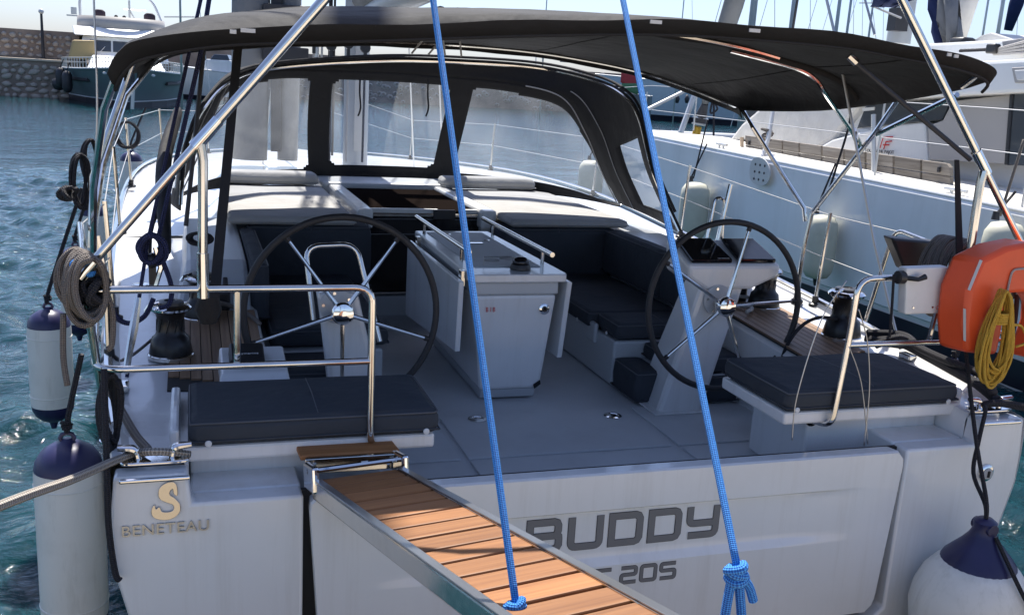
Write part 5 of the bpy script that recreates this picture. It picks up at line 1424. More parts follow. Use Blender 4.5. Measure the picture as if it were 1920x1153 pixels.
# deckhouse side pieces traced on the plane of the cabin side
def cside(name, pts, m, x, dep, parent=ct, bev=.01):
    return part(name, MB().prism([sight(a_, b_, x=x) for a_, b_ in pts], (dep, 0, 0)), m, parent, angle=0, bev=bev)
cab = cside('deckhouse', [(1505, 288), (1560, 240), (1620, 185), (1720, 178), (1895, 178), (1925, 182), (1945, 372), (1790, 338)], M['cathull'], 7.35, 4.0)
cside('coachroof_side', [(1500, 296), (1560, 262), (1660, 235), (1735, 228), (1742, 330), (1600, 310)], M['cathull'], 7.12, .24, bev=.03)
cside('cabin_window', [(1606, 242), (1622, 200), (1650, 192), (1782, 188), (1766, 225), (1700, 231)], M['glassgrey'], 7.09, .3, cab)
cside('window_maker_plate', [(1617, 203), (1640, 201), (1639, 207), (1617, 209)], M['reflect'], 7.08, .01, cab, 0)
cside('cockpit_side_cover', [(1786, 190), (1893, 178), (1884, 308), (1742, 300), (1740, 236), (1768, 226)], M['screen'], 7.05, .25, cab)
cside('cockpit_door', [(1897, 176), (1935, 173), (1935, 312), (1888, 309)], M['glassgrey'], 7.0, .2, cab)
cside('door_frame', [(1893, 172), (1899, 172), (1888, 310), (1882, 309)], M['plastic'], 6.98, .1, cab)
cside('hard_top', [(1588, 182), (1593, 170), (1640, 150), (1780, 118), (1960, 108), (1960, 172), (1800, 180), (1650, 190)], M['cathull'], 6.85, 4.6, bev=.04)
hp_ = cside('roof_hatch', [(1896, 127), (1960, 124), (1960, 158), (1902, 156)], M['screen'], 6.835, .04)
cside('hatch_pane', [(1901, 132), (1960, 129), (1960, 152), (1906, 151)], M['whitepl'], 6.825, .02, hp_)
cside('flybridge_coaming', [(1690, 112), (1740, 82), (1960, 70), (1960, 116), (1700, 132)], M['cathull'], 8.3, 2.5, bev=.04)
cside('flybridge_tent', [(1800, 92), (1838, 68), (1856, 62), (1905, 76), (1880, 100)], M['cloth'], 8.8, 1.5)
cside('flybridge_console', [(1878, 78), (1915, 72), (1912, 96), (1882, 98)], M['screen'], 8.1, .4)
for k in range(4):
    a_, b_ = sight(1858+k*2, 96+k*2, x=8.05), sight(1925, 78+k*7, x=7.9)
    part('sheet', MB().tube([a_, b_], .02, 5), M['rwhite'], ct)
part('sheet', MB().tube([sight(1800, 96, x=8.0), sight(1870, 93, x=8.0)], .022, 5), M['rblack'], ct)
part('sheet_block', MB().box(sight(1862, 92, x=8.0), (.1, .16, .12)), M['plastic'], ct, bev=.02)
# forward canvas cover
cside('windscreen_cover', [(1362, 268), (1390, 232), (1450, 180), (1480, 176), (1620, 186), (1560, 262), (1500, 300), (1395, 262)], M['cloth'], 7.2, 3.0, bev=.06)
# emblem and lettering
lw = 7.1
for k, (pa, pb, pc) in enumerate((((1650, 278), (1656, 258), (1674, 257)), ((1657, 280), (1661, 266), (1672, 265)))):
    A1, B1, C1 = [sight(*p_, x=lw) for p_ in (pa, pb, pc)]
    part('emblem_stroke', MB().tube([A1, B1, C1], .009, 4), M['red'], ct, angle=0)
A1, B1 = sight(1656, 272, x=lw), sight(1667, 272, x=lw); part('emblem_stroke', MB().tube([A1, B1], .009, 4), M['red'], ct, angle=0)
a_, b_, c_ = sight(1623, 287, x=lw-.01), sight(1676, 291, x=lw-.01), sight(1623, 279, x=lw-.01)
write('maker_lettering', 'FOUNTAINE PAJOT', M['inkline'], ct, a_, (b_-a_), (c_-a_), (b_-a_).length, (c_-a_).length, .003)
# deck fittings, rail and lines
for px_, p0_, p1_ in ((1640, 330, 210), (1300, 245, 175), (1208, 236, 170), (1915, 395, 255)):
    q_ = sight(px_, p0_, z=1.86); top = q_+V(0, 0, .95 if px_ != 1208 else .8)
    if q_.x < 5.5 or q_.x > 9: q_ = sight(px_, p0_, x=6.05); top = q_+V(0, 0, .9)
    part('stanchion', MB().tube([q_, top], .013, 8), M['mastpale'], ct)
for zz in (2.72, 2.3):
    part('guard_wire', MB().tube([V(6.08, 1.2, zz-.05), V(6.08, 5, zz), V(6.08, 9, zz+.03), V(6.15, 13, zz+.06), V(6.9, 17, zz-.05)], .006, 5), M['lifeline'], ct)
for px_, py_ in ((1352, 282), (1790, 372)):
    q_ = sight(px_, py_, x=6.0); 
    cl = part('mooring_cleat', MB().tube([q_+V(0, -.16, .09), q_+V(0, .16, .09)], .022, 8), M['mastpale'], ct)
    part('cleat_leg', MB().tube([q_+V(0, -.06, -.02), q_+V(0, -.06, .09)], .018, 8).tube([q_+V(0, .06, -.02), q_+V(0, .06, .09)], .018, 8), M['mastpale'], cl)
q_ = [sight(1400, 215, x=6.3), sight(1445, 235, x=6.2), sight(1420, 262, x=6.15)]
# mast, furled mainsail and flag
mx = part('mast', MB().tube([sight(1684, 82, x=9.5), sight(1684, 82, x=9.5)+V(.1, 0, 14)], .21, 16, flat=.8), M['mast'], ct)
part('mast_fitting', MB().box(sight(1684, 38, x=9.2), (.25, .2, .35)), M['dark'], mx)
mb = MB()
def sag(px0, px1, rws, x):
    return [[sight(px0[i]+(px1[i]-px0[i])*u, rws[i], x=x)+V(.12*math.sin(u*14+i), 0, 0) for u in np.linspace(0, 1, 9)] for i in range(len(rws))]
part('sail_bag', MB().grid(sag([1738, 1742, 1750, 1768], [1782, 1790, 1796, 1794], [-30, 20, 60, 98], 8.9)), M['flagnavy'], mx, solid=.05, angle=None)
part('sail_bag', MB().grid(sag([1762, 1764, 1775], [1785, 1791, 1797], [-30, 40, 92], 8.8)), M['greycloth'], mx, solid=.05, angle=None)
part('boom_gooseneck', MB().box(sight(1803, 88, x=8.7), (.25, .3, .25)), M['plastic'], mx, bev=.05)
bo = part('gennaker_roll', MB().tube([sight(1792, 72, x=10), sight(1815, 0, x=10), sight(1830, -60, x=10)], .16, 12), M['cloth'], ct, angle=None)
fl = solo('pennant', MB().grid(sag([1628, 1632, 1634], [1712, 1705, 1672], [-22, 0, 14], 8.6)), M['flagnavy'], 'navy blue flag at the top edge beside the catamaran mast', 'flag', solid=.01, angle=None)
part('flag_line', MB().tube([sight(1622, 0, x=8.6), sight(1640, 66, x=8.6)], .02, 5).tube([sight(1635, 12, x=8.6), sight(1690, 35, x=8.9)], .018, 5), M['wire'], fl)

# wooden boarding plank lashed on the catamaran's deck
wp = thing('boarding_plank', 'weathered grey wooden boarding plank standing on the catamaran side deck', 'plank', sight(1590, 340, x=6.55))
xw = 6.5
T0, T1, B0, B1 = sight(1396, 254, x=xw), sight(1783, 308, x=xw), sight(1396, 290, x=xw), sight(1783, 355, x=xw)
cuts = [0, .12, .235, .33, .45, .56, .66, .78, .89, 1]
for rr in (0, 1):
    for a_, b_ in zip(cuts, cuts[1:]):
        g_ = .004
        t0, t1 = T0.lerp(T1, a_+g_), T0.lerp(T1, b_-g_); b0, b1 = B0.lerp(B1, a_+g_), B0.lerp(B1, b_-g_)
        if rr == 0: pts_ = [t0, t1, t1.lerp(b1, .49), t0.lerp(b0, .49)]
        else: pts_ = [t0.lerp(b0, .51), t1.lerp(b1, .51), b1, b0]
        if b_ == 1: pts_ = [pts_[0], pts_[1].lerp(pts_[0], .12 if rr == 0 else 0), pts_[1].lerp(pts_[2], .3 if rr == 0 else 0), pts_[2], pts_[3]]
        part('board', MB().prism(pts_, (.05+random.uniform(0, .01), 0, 0)), M['oldwood'], wp, angle=0, bev=.006)
for a_, b_ in ((1404, 268), (1760, 318), (1757, 347)):
    part('bolt', MB().tube([sight(a_, b_, x=xw-.02)+V(0, 0, -.03), sight(a_, b_, x=xw-.02)+V(0, 0, .03)], .02, 6), M['dark'], wp)
for px_ in (1391, 1638):
    part('upright', MB().tube([sight(px_, 258 if px_ < 1500 else 215, x=xw-.06), sight(px_, 288 if px_ < 1500 else 330, x=xw-.06)], .03, 8), M['mastpale'] if px_ > 1500 else M['skin'], wp)
# perforated steel ladder hung on the catamaran's side
ld = thing('perforated_plate', 'perforated grey plate hanging over the catamaran topside below the boarding plank', 'plate', sight(1424, 340, x=5.8))
c_ = sight(1424, 322, x=5.82)
pl = [(0, .19), (.07, .17), (.10, .05), (.09, -.1), (.05, -.17), (-.02, -.19), (-.08, -.14), (-.10, 0), (-.06, .14)]
part('plate', MB().prism(curve([c_+V(0, a_*2.6, b_) for a_, b_ in pl], 3, True), (.02, 0, 0)), M['mastpale'], ld, angle=30)
for k in range(9):
    part('hole', MB().lathe([(.018, 0), (.018, .004)], c_+V(-.001, (-.12+.12*(k % 3)), -.11+.1*(k//3)), (-1, 0, 0), 8), M['dark'], ld, angle=0)
part('hanger', MB().tube([sight(1428, 300, x=6.0), sight(1440, 262, x=6.2), sight(1452, 195, x=6.4)], [.03, .035, .03], 8), M['mastpale'], ld)
part('lashing', MB().tube(knot(sight(1438, 252, x=6.25), .07, 0, 4), .02, 6), M['rgrey'], ld)
# bow gear of the catamaran: furler and sprit
fu = thing('furler', 'furling drum with rolled sail foot and black bag at the catamaran bow', 'furler', sight(1305, 258, x=8.6))
A1, B1 = sight(1308, 240, x=8.6), sight(1330, 160, x=8.6)
part('rolled_sail', MB().tube([sight(1322, 195, x=8.6), sight(1330, 150, x=8.6), sight(1375, 10, x=8.6), sight(1400, -80, x=8.6)], [.07, .16, .2, .2], 12), M['greycloth'], fu, angle=None)
part('tack_bag', MB().tube([sight(1312, 228, x=8.6), sight(1322, 195, x=8.6)], [.15, .07], 10), M['dark'], fu)
part('drum', MB().lathe([(.16, 0), (.17, .03), (.1, .05), (.1, .12), (.17, .14), (.16, .17)], sight(1311, 235, x=8.6), (.1, 0, 1), 16), M['mastpale'], fu)
part('tack_strop', MB().tube([sight(1305, 255, x=8.6), sight(1308, 238, x=8.6)], .09, 8), M['ryellow'], fu)
part('sprit_leg', MB().tube([sight(1276, 250, x=8.2), sight(1306, 168, x=8.6)], .06, 8).tube([sight(1205, 210, x=7.2), sight(1302, 162, x=8.6)], .04, 8), M['mastpale'], fu)
part('hanging_line', MB().tube(curve([sight(1338, 190, x=8.4), sight(1345, 205, x=8.4), sight(1332, 212, x=8.4), sight(1338, 190, x=8.4), sight(1338, 262, x=8.4)], 5), .022, 5), M['rblack'], fu)
rope('fender_tether', 'thin black line from the catamaran bow gear down its topside', M['rblack'], [sight(1327, 225, x=5.86), sight(1300, 335, x=5.83)], .012, cat='line')
rope('fender_tether', 'thin black line over the catamaran deck edge below the sprayed cover', M['rblack'], [sight(1595, 212, x=5.86), sight(1588, 250, x=5.86), sight(1552, 365, x=5.83)], .014, cat='line')
rope('fender_tether', 'grey line at the right edge down the catamaran side', M['rgrey'], [sight(1920, 262, x=5.86), sight(1875, 405, x=5.83)], .014, cat='line')
# the catamaran's fenders
G = 'yellowed cylindrical fenders on the catamaran'
def cfender(label, px_, top, bot, r):
    a_, b_ = sight(px_, top, x=5.86-r), sight(px_, bot, x=5.86-r)
    L = a_.z-b_.z
    t = thing('cylinder_fender', label, 'fender', b_, G)
    part('body', MB().lathe([(r*.3, 0), (r*.7, .02), (r*.95, .1), (r, .2), (r, L-.2), (r*.95, L-.1), (r*.7, L-.02), (r*.3, L)], b_, (0, 0, 1), 24), M['fendy'], t, angle=None)
    part('eye', MB().lathe([(.04, 0), (.03, .08)], a_, (0, 0, 1), 10).lathe([(.04, 0), (.02, .09)], b_, (0, 0, -1), 10), M['plastic'], t)
    part('line', MB().tube([a_+V(0, 0, .05), V(5.86, a_.y, 1.95)], .013, 6), M['rblack'], t)
cfender('pale yellowed fender on the catamaran between wheel and canopy leg', 1530, 400, 522, .19)
cfender('pale yellowed fender on the catamaran left of the starboard wheel top', 1295, 340, 450, .22)
cfender('pale yellowed fender on the catamaran behind the orange lifebuoy', 1866, 412, 540, .19)
cfender('pale yellowed fender near the catamaran bow seen through the sprayhood window', 1105, 300, 370, .24)

# ================================================================== MOTOR YACHT BY THE BREAKWATER
my = thing('motor_yacht', 'old grey green motor yacht with white flybridge lying bow on by the breakwater', 'motor yacht', (-5, 67, 0))
MYM = Matrix.Translation((-4.9, 57.5, 0)) @ Matrix.Rotation(R(5), 4, 'Z')
def myp(name, mb, m, parent=my, **k):
    return part(name, MB().add([MYM @ V(p_[0], p_[1], p_[2] if p_[2] < 2.2 else 2.2+(p_[2]-2.2)*.88) for p_ in mb.v], mb.f, mb.uv), m, parent, **k)
st_ = [(0, .08, 2.25), (.6, .9, 2.2), (1.6, 1.75, 2.12), (3.2, 2.6, 2.05), (6, 3.35, 2.0), (10, 3.7, 1.98), (15, 3.7, 1.98), (19, 3.5, 2.0)]
rows = []
for y, b_, z in st_:
    bl_ = b_*(.28+.62*min(1, y/9)); y2 = y+.7*max(0, 1-y/4)
    rows.append([V(-b_*.0, y2, -.5), V(-bl_*.9, y2, -.1), V(-bl_, y2, .35), V(-(bl_+b_)/2, (y+y2)/2, 1.2), V(-b_, y, z), V(-b_+.07, y, z), V(0, y, z-.15), V(b_-.07, y, z), V(b_, y, z), V((bl_+b_)/2, (y+y2)/2, 1.2), V(bl_, y2, .35), V(bl_*.9, y2, -.1), V(0, y2, -.5)])
mb = MB().grid(rows); mb.f.append(list(range(13))); mb.uv.append([(0, 0)]*13)
hu = myp('hull', mb, M['teal'], angle=40, flip=True)
for s in (-1, 1):
    i0, i1 = (2, 3) if s < 0 else (10, 9)
    bb = lambda r, t_, o_: r[i0].lerp(r[i1], t_)+V(s*o_, -.02, 0)
    myp('boot_stripe', MB().grid([[r[i0]+V(s*.03, -.03, -.42), r[i0]+V(s*.03, -.03, -.02)] for r in rows]), M['navy'], hu, angle=0)
    myp('white_line', MB().tube([r[i0]+V(s*.03, -.03, .0) for r in rows], .035, 5), M['whitepl'], hu)
    myp('bulwark_cap', MB().tube([r[4 if s < 0 else 8] for r in rows], .05, 6), M['whitepl'], hu)
    i2, i3 = (3, 4) if s < 0 else (9, 8)
    myp('rubbing_strake', MB().tube([r[i2].lerp(r[i3], .25)+V(s*.04, 0, 0) for r in rows[3:]], .12, 6), M['dark'], hu)
    # rail
    rl = [r[4 if s < 0 else 8]+V(0, 0, .68) for r in rows]
    rail = myp('bow_rail', MB().tube(rl, .03, 6).tube([p_+V(0, 0, -.3) for p_ in rl], .018, 5), M['mastpale'], hu)
    for i in range(len(rl)-1):
        for k in range(5):
            p_ = rl[i].lerp(rl[i+1], k/5)
            myp('rail_post', MB().tube([p_, p_+V(0, 0, -.68)], .022, 5), M['mastpale'], rail)
# anchor pocket and fairleads
an = myp('anchor', MB().box((0, -.15, 1.75), (.5, .2, .6)).tube([V(-.35, -.25, 1.3), V(0, -.25, 1.15), V(.35, -.25, 1.3)], .07, 6).tube([V(0, -.25, 1.2), V(0, -.25, 1.9)], .07, 6), M['dark'], hu)
for x, y in ((-1.3, 1.0), (-.75, .45), (.75, .45), (1.3, 1.0)):
    myp('fairlead', MB().ball((x, y-.15, 1.88), (.12, .06, .08), 10, 6), M['whitepl'], hu)
# superstructure
def mbox(name, a_, b_, m, parent=my, taper=0, rake=0, bev=.08):
    (x0, y0, z0), (x1, y1, z1) = a_, b_
    return myp(name, MB().hexa([V(x0, y0, z0), V(x1, y0, z0), V(x0, y1, z0), V(x1, y1, z0), V(x0+taper, y0+rake, z1), V(x1-taper, y0+rake, z1), V(x0+taper, y1, z1), V(x1-taper, y1, z1)]), m, parent, angle=0, bev=bev)
mbox('trunk_cabin', (-2.3, 3.6, 1.9), (2.3, 9.5, 2.95), M['cathull'], taper=.4, rake=1.8)
sa = mbox('saloon', (-2.7, 8.0, 2.6), (2.7, 17, 4.3), M['cathull'], taper=.3, rake=1.0)
for x0, x1 in ((-2.05, -.78), (-.66, .66), (.78, 2.05)):
    myp('windscreen_pane', MB().prism([V(x0, 8.32, 3.25), V(x1, 8.32, 3.25), V(x1*.97, 8.80, 4.02), V(x0*.97, 8.80, 4.02)], (0, .08, 0)), M['glassgrey'], sa, angle=0)
    wc = (x0+x1)/2; myp('wiper', MB().tube([V(wc, 8.27, 3.2), V(wc+.3, 8.5, 3.6)], .02, 4), M['whitepl'], sa)
myp('side_window', MB().prism([V(-2.72, 9.3, 3.3), V(-2.72, 11.5, 3.3), V(-2.6, 11.5, 4.0), V(-2.6, 9.6, 4.0)], (.1, 0, 0)), M['glassgrey'], sa, angle=0)
fb = mbox('flybridge', (-2.9, 8.6, 4.3), (2.9, 17, 4.95), M['cathull'], taper=-.1, rake=.9)
pts_ = [V(-2.75, 12.5, 4.9), V(-2.6, 10.6, 4.9), V(-1.6, 9.6, 4.9), V(0, 9.3, 4.9), V(1.6, 9.6, 4.9), V(2.6, 10.6, 4.9), V(2.75, 12.5, 4.9)]
pc = curve(pts_, 5)
myp('wind_screen', MB().grid([[p_, p_+V(p_.x*-.02, .15, .85)] for p_ in pc]), M['screen'], fb, angle=None, solid=.04)
for x in (-1.35, 1.75):
    se = myp('helm_chair', MB().tube([V(x, 11.5, 5.6), V(x, 11.5, 6.15), V(x, 11.5, 6.3)], [.38, .38, .2], 12, flat=.5), M['purple'], fb, bev=.05)
    myp('chair_post', MB().tube([V(x, 11.5, 4.9), V(x, 11.5, 5.65)], .09, 8), M['dark'], se)
ar = myp('radar_arch', MB().tube(fillet([V(-2.5, 13.5, 4.9), V(-2.55, 14, 7.7), V(2.0, 14, 7.7), V(2.75, 13.4, 5.4), V(2.75, 13.2, 4.9)], 1.0, 6), .09, 8), M['whitepl'], fb)
myp('radar_mast', MB().tube([V(.55, 13, 4.9), V(.55, 13, 7.2)], .07, 6).tube([V(.2, 13, 6.5), V(1.6, 13, 6.5)], .05, 6).tube([V(.6, 13, 6.4), V(1.0, 13, 5.6)], .05, 6), M['mastpale'], fb)
myp('horn', MB().lathe([(.12, 0), (.12, .1)], (.15, 11.2, 5.85), (0, -1, 0), 10).lathe([(.12, 0), (.12, .1)], (-.35, 11.2, 5.85), (0, -1, 0), 10), M['dark'], fb)
myp('side_lamp', MB().box((-2.9, 12.4, 6.1), (.35, .3, .5)).box((-3.0, 12.4, 5.75), (.7, .2, .1)), M['mastpale'], fb)
solo('tarp_bundle', MB().add([MYM @ Vector(p_) for p_ in MB().hexa([V(-3.3, 7.2, 2.55), V(-1.6, 7.2, 2.55), V(-3.3, 9.2, 2.55), V(-1.6, 9.2, 2.55), V(-3.0, 7.3, 3.7), V(-1.7, 7.3, 3.75), V(-3.0, 9, 3.7), V(-1.7, 9, 3.75)]).v], MB().hexa([V(0, 0, 0)]*8).f), M['yellowtarp'], 'ochre tarpaulin bundle on the deck of the motor yacht', 'tarpaulin', angle=0, bev=.12)
G = 'black fenders on the motor yacht'
for lab, x, y, z, r, L in (('round black fender at the far left corner of the motor yacht', -4.15, 11.5, 2.0, .42, .8), ('round black fender hanging low beside the motor yacht hull', -3.9, 9.0, 1.35, .42, .8), ('black cylinder fender on the motor yacht hull, left of the pair', -3.75, 7.4, 2.0, .3, 1.2), ('black cylinder fender on the motor yacht hull, right of the pair', -3.35, 5.2, 1.85, .3, 1.3)):
    p_ = MYM @ V(x, y, z)
    t = thing('fender', lab, 'fender', p_-V(0, 0, L), G)
    part('body', MB().lathe([(r*.2, 0), (r*.7, -.08), (r, -.3), (r, -L+.3), (r*.7, -L+.08), (r*.15, -L)], p_, (0, 0, 1), 14), M['dark'], t, angle=None)
    part('line', MB().tube([p_, p_+V(.2, 0, .5)], .03, 5), M['rblack'], t)
wp_ = solo('mooring_stake', MB().tube([sight(248, 205, y=52), sight(250, 160, y=52)], .09, 8), M['mastpale'], 'thin white pole standing in the water in front of the motor yacht bow', 'pole')

# ================================================================== OTHER BOATS BEHIND
def simple_boat(name, label, cat, M0, L, B, F, hm, dm):
    t = put(name, None, None, M0); tag(t, label, cat)
    def bp_(nme, mb, m, parent=t, **k):
        return part(nme, MB().add([M0 @ Vector(p_) for p_ in mb.v], mb.f, mb.uv), m, parent, **k)
    rows = []
    for f_, b_ in ((0, .86), (.15, .95), (.4, 1), (.65, .86), (.85, .5), (.97, .12), (1, .02)):
        y = f_*L; x = b_*B/2; z = F*(1+.18*f_)
        rows.append([V(0, y, -.3), V(-x*.85, y, -.05), V(-x, y, .5*z), V(-x, y, z), V(0, y, z+.06), V(x, y, z), V(x, y, .5*z), V(x*.85, y, -.05), V(0, y, -.3)])
    mb = MB().grid(rows); mb.f.append(list(range(9))); mb.uv.append([(0, 0)]*9)
    hh = bp_('hull', mb, hm, angle=45, flip=True)
    bp_('boot_stripe', MB().grid([[r[1]+V(-.02, 0, 0), r[1].lerp(r[2], .3)+V(-.03, 0, 0)] for r in rows]), M['navy'], hh, angle=0)
    bp_('deck_edge', MB().tube([r[3] for r in rows], .05, 5).tube([r[5] for r in rows], .05, 5), M['whitepl'], hh)
    return t, bp_, rows
# pale blue hulled cruiser right of the sprayhood
c_ = sight(1232, 222, z=0); c2 = sight(1388, 228, z=0)
sc_ = .45
c_ = CAM+(c_-CAM)*1.0; 
P0 = sight(1390, 226, z=0.02); P1 = sight(1225, 217, z=0.02)
P0 = V(35, 62, 0); P0 = sight(1392, 236, z=0); P1d = RT*(-1)+FW*.35; P1d.z = 0; P1d.normalize()
M0 = Matrix.Translation(P0) @ P1d.to_track_quat('Y', 'Z').to_matrix().to_4x4()
Ls = abs((1392-1150)/FPX*(P0-CAM).length)*1.15
Fh = 70/FPX*(P0-CAM).length*.92
t, bp_, rows = simple_boat('moored_cruiser', 'pale blue hulled cruiser with white cabin moored beyond the catamaran bow', 'boat', M0, Ls, 4, Fh, M['paleblue'], M['catdeck'])
ca = bp_('cabin', MB().hexa([V(-1.5, Ls*.02, Fh), V(1.5, Ls*.02, Fh), V(-1.3, Ls*.62, Fh), V(1.3, Ls*.62, Fh), V(-1.3, Ls*.04, Fh+1.5), V(1.3, Ls*.04, Fh+1.5), V(-1.1, Ls*.5, Fh+1.5), V(1.1, Ls*.5, Fh+1.5)]), M['cathull'], angle=0, bev=.08)
for s in (-1, 1):
    for k in range(3):
        bp_('cabin_window', MB().prism([V(s*1.52, Ls*(.05+.15*k), Fh+.55), V(s*1.50, Ls*(.17+.15*k), Fh+.55), V(s*1.42, Ls*(.17+.15*k), Fh+1.15), V(s*1.42, Ls*(.05+.15*k), Fh+1.15)], (-s*.1, 0, 0)), M['purple'], ca, angle=0)
for s in (-1, 1):
    bp_('rail', MB().tube([r[3 if s < 0 else 5]+V(0, 0, .6) for r in rows], .03, 5), M['mastpale'])
for k, (px_, lab) in enumerate(((1270, 'small dark fender on the pale blue cruiser, left one'), (1288, 'small dark fender on the pale blue cruiser, right one'))):
    p_ = sight(px_, 186, z=0); D_ = (p_-CAM); p_ = CAM+(sight(px_, 186, y=P0.y)-CAM)*.955
    solo('fender', MB().tube([p_+V(0, 0, -.35), p_, p_+V(0, 0, .35)], [.12, .22, .1], 10), M['dark'], lab, 'fender', 'fenders on the pale blue cruiser', angle=None)
# white canopy boat peeking over the sprayhood
def at_d(px_, py_, d_): 
    D_ = FW*FPX+RT*(px_-PW/2)+UP*(PH/2-py_)
    return CAM+D_.normalized()*d_
P0 = at_d(1215, 158, 118); P0.z = 2.2
dr = RT*(-1)+FW*.25; dr.z = 0; dr.normalize()
M0 = Matrix.Translation(P0) @ dr.to_track_quat('Y', 'Z').to_matrix().to_4x4()
M0 = M0 @ Matrix.Scale(1.35, 4)
t, bp_, rows = simple_boat('canopy_cruiser', 'white cruiser with pinkish white canopy rising behind the sprayhood top', 'boat', M0, 12, 3.8, 1.3, M['cathull'], M['catdeck'])
cn = bp_('canopy', MB().grid([[V(-1.7, 1.5, 1.3), V(-1.5, 3.2, 2.4), V(-1.4, 5, 3.0), V(-1.3, 8.4, 3.2), V(-1.3, 9.6, 2.6)], [V(0, 1.2, 1.3), V(0, 3, 2.6), V(0, 5, 3.2), V(0, 8.4, 3.4), V(0, 9.9, 2.7)], [V(1.7, 1.5, 1.3), V(1.5, 3.2, 2.4), V(1.4, 5, 3.0), V(1.3, 8.4, 3.2), V(1.3, 9.6, 2.6)]]), M['cloth'], angle=None, solid=.05)
bp_('canopy_window', MB().prism([V(-1.52, 5.2, 2.2), V(-1.45, 7.6, 2.3), V(-1.42, 7.4, 2.8), V(-1.45, 5.6, 2.75)], (-.08, 0, 0)), M['glassgrey'], cn, angle=0)
bp_('canopy_hoop', MB().tube([V(-1.4, 9.7, 1.5), V(-1.35, 9.8, 3.5), V(1.35, 9.8, 3.5), V(1.4, 9.7, 1.5)], .05, 6), M['mastpale'], cn)
bp_('top_rail', MB().tube([V(-1.3, 5.2, 3.45), V(-1.25, 9.7, 3.55)], .05, 5), M['skin'], cn)
# dark speedboat with a bright flag between sprayhood and bimini
P0 = at_d(1222, 170, 86); P0.z = .0
M0 = Matrix.Translation(P0) @ dr.to_track_quat('Y', 'Z').to_matrix().to_4x4()
t, bp_, rows = simple_boat('speedboat', 'dark green speedboat half hidden between sprayhood and canopy', 'boat', M0, 4.6, 2.2, 2.2, M['teal'], M['dark'])
bp_('rolled_top', MB().tube([V(-.9, .6, 2.7), V(-.9, 3.8, 2.7)], .3, 8), M['canvas'])
fg = at_d(1182, 150, 83)
fl = solo('ensign', MB().grid([[fg+RT*(-.8+1.6*u)+V(0, 0, .6-.9*u*v_-.8*v_) for u in np.linspace(0, 1, 6)] for v_ in np.linspace(0, 1, 5)]), M['flagred'], 'red ensign draped over the dark speedboat', 'flag', angle=None, solid=.02)
part('green_stripe', MB().grid([[fg+RT*(-.7+1.4*u)+V(0, 0, -.3-.5*u*v_-.45*v_)-FW*.06 for u in np.linspace(0, 1, 6)] for v_ in np.linspace(0, 1, 4)]), M['flaggreen'], fl, angle=None, solid=.02)
# white cruiser behind the port sleeve of the bimini
P0 = at_d(452, 125, 82); P0.z = 0
dr2 = RT*(-1)-FW*.1; dr2.z = 0; dr2.normalize()
M0 = Matrix.Translation(P0) @ dr2.to_track_quat('Y', 'Z').to_matrix().to_4x4()
t, bp_, rows = simple_boat('white_cruiser', 'white cruiser with tan cover lying right of the grey motor yacht', 'boat', M0, 5.2, 2.8, 2.1, M['cathull'], M['catdeck'])
bp_('cabin', MB().hexa([V(-1.1, .4, 2.1), V(1.1, .4, 2.1), V(-1.0, 3.0, 2.1), V(1, 3, 2.1), V(-1, .6, 3.1), V(1, .6, 3.1), V(-.9, 2.5, 3.1), V(.9, 2.5, 3.1)]), M['cathull'], angle=0, bev=.1)
bp_('windscreen', MB().hexa([V(-.95, .7, 3.1), V(.95, .7, 3.1), V(-.9, 2.2, 3.1), V(.9, 2.2, 3.1), V(-.8, .9, 3.5), V(.8, .9, 3.5), V(-.8, 1.9, 3.5), V(.8, 1.9, 3.5)]), M['glassgrey'], angle=0, bev=.05)

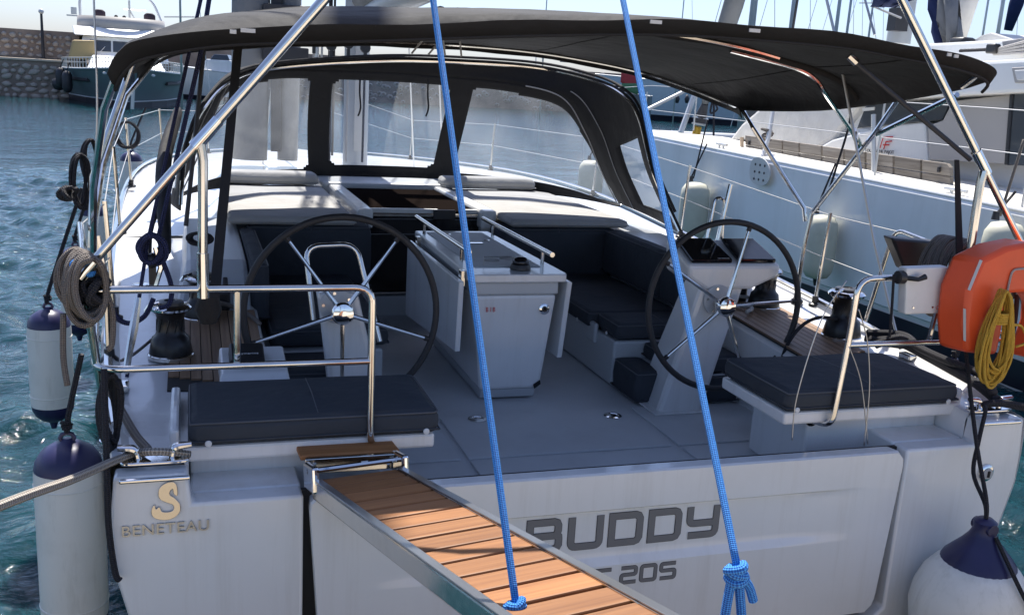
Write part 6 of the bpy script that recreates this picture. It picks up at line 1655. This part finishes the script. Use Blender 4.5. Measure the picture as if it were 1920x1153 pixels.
# ---- masts of the yachts berthed further off
G = 'far masts over the catamaran'
def far_mast(label, px_, py_, lean, d_, w_px, m='mast', wires=0, z0=.0, spread=True):
    p_ = at_d(px_, py_, d_); r = w_px/FPX*d_/2
    base = V(p_.x, p_.y, .0)
    t = thing('far_mast', label, 'mast', base, G)
    tip = V(p_.x+lean*12, p_.y, 15)
    part('pole', MB().tube([base, tip], [r, r*.8], 8), M[m], t, angle=None)
    for k in range(wires):
        s = -1 if k % 2 else 1
        part('stay', MB().tube([base+RT*(s*(1.6+k))+V(0, 0, 1.2), tip], .018, 4), M['wire'], t)
    if spread:
        for z in (5.2, 9.0):
            c_ = base.lerp(tip, z/15); part('spreader', MB().tube([c_-RT*.9, c_+RT*.9], .035, 4), M[m], t)
    return t
far_mast('thin pale mast above the left end of the bimini', 338, 20, 0, 60, 4, 'mastpale', 1)
far_mast('grey mast left of the pair over the bimini middle', 1486, 25, 0, 55, 8, 'mast', 2)
far_mast('slim grey mast left of the close pair over the bimini', 1571, 30, 0, 60, 7, 'mast', 3)
far_mast('thinner grey mast right of the close pair over the bimini', 1592, 30, 0, 66, 5, 'mast', 2)
far_mast('thin mast standing close behind the navy flag line', 1634, 30, 0, 70, 4, 'mast', 2)
far_mast('thin pale mast in front of the flybridge tent', 1850, 20, 0, 64, 4, 'mastpale', 2)
far_mast('pale mast beside the navy sail cover at the right edge', 1878, 20, 0, 58, 7, 'mastpale', 3)
far_mast('dark grey furled sail mast rising over the bimini middle', 1413, 15, 0, 48, 14, 'mast', 2)
far_mast('very thin mast between the two blue lines', 1025, 5, 0, 80, 2.5, 'mastpale', 0, spread=False)
far_mast('very thin mast right of the second blue line', 1282, 5, 0, 80, 2.5, 'mastpale', 1, spread=False)
sv = solo('sail_cover', MB().tube([at_d(1890, 58, 50), at_d(1905, 10, 50), at_d(1920, -40, 50)], [.18, .3, .3], 10), M['flagnavy'], 'navy blue rolled sail in its cover at the top right corner', 'sail cover', angle=None)
ds = solo('dark_stay', MB().tube([at_d(1484, 70, 20), at_d(1500, -30, 20)], .028, 6), M['dark'], 'thick black stay crossing above the bimini in front of the grey masts', 'stay')
rope('stern_wire', 'long thin wire rising past the motor yacht at the left', M['wire'], [V(-2.13, 1.6, 1.99), sight(182, 200, y=1.6), sight(176, 0, y=1.6), sight(173, -200, y=1.6)], .0045, cat='wire')
rope('deck_halyard', 'thin dark halyard over the left end of the bimini', M['wire'], [at_d(384, 60, 12), at_d(395, 0, 12), at_d(410, -90, 12)], .008, cat='wire')
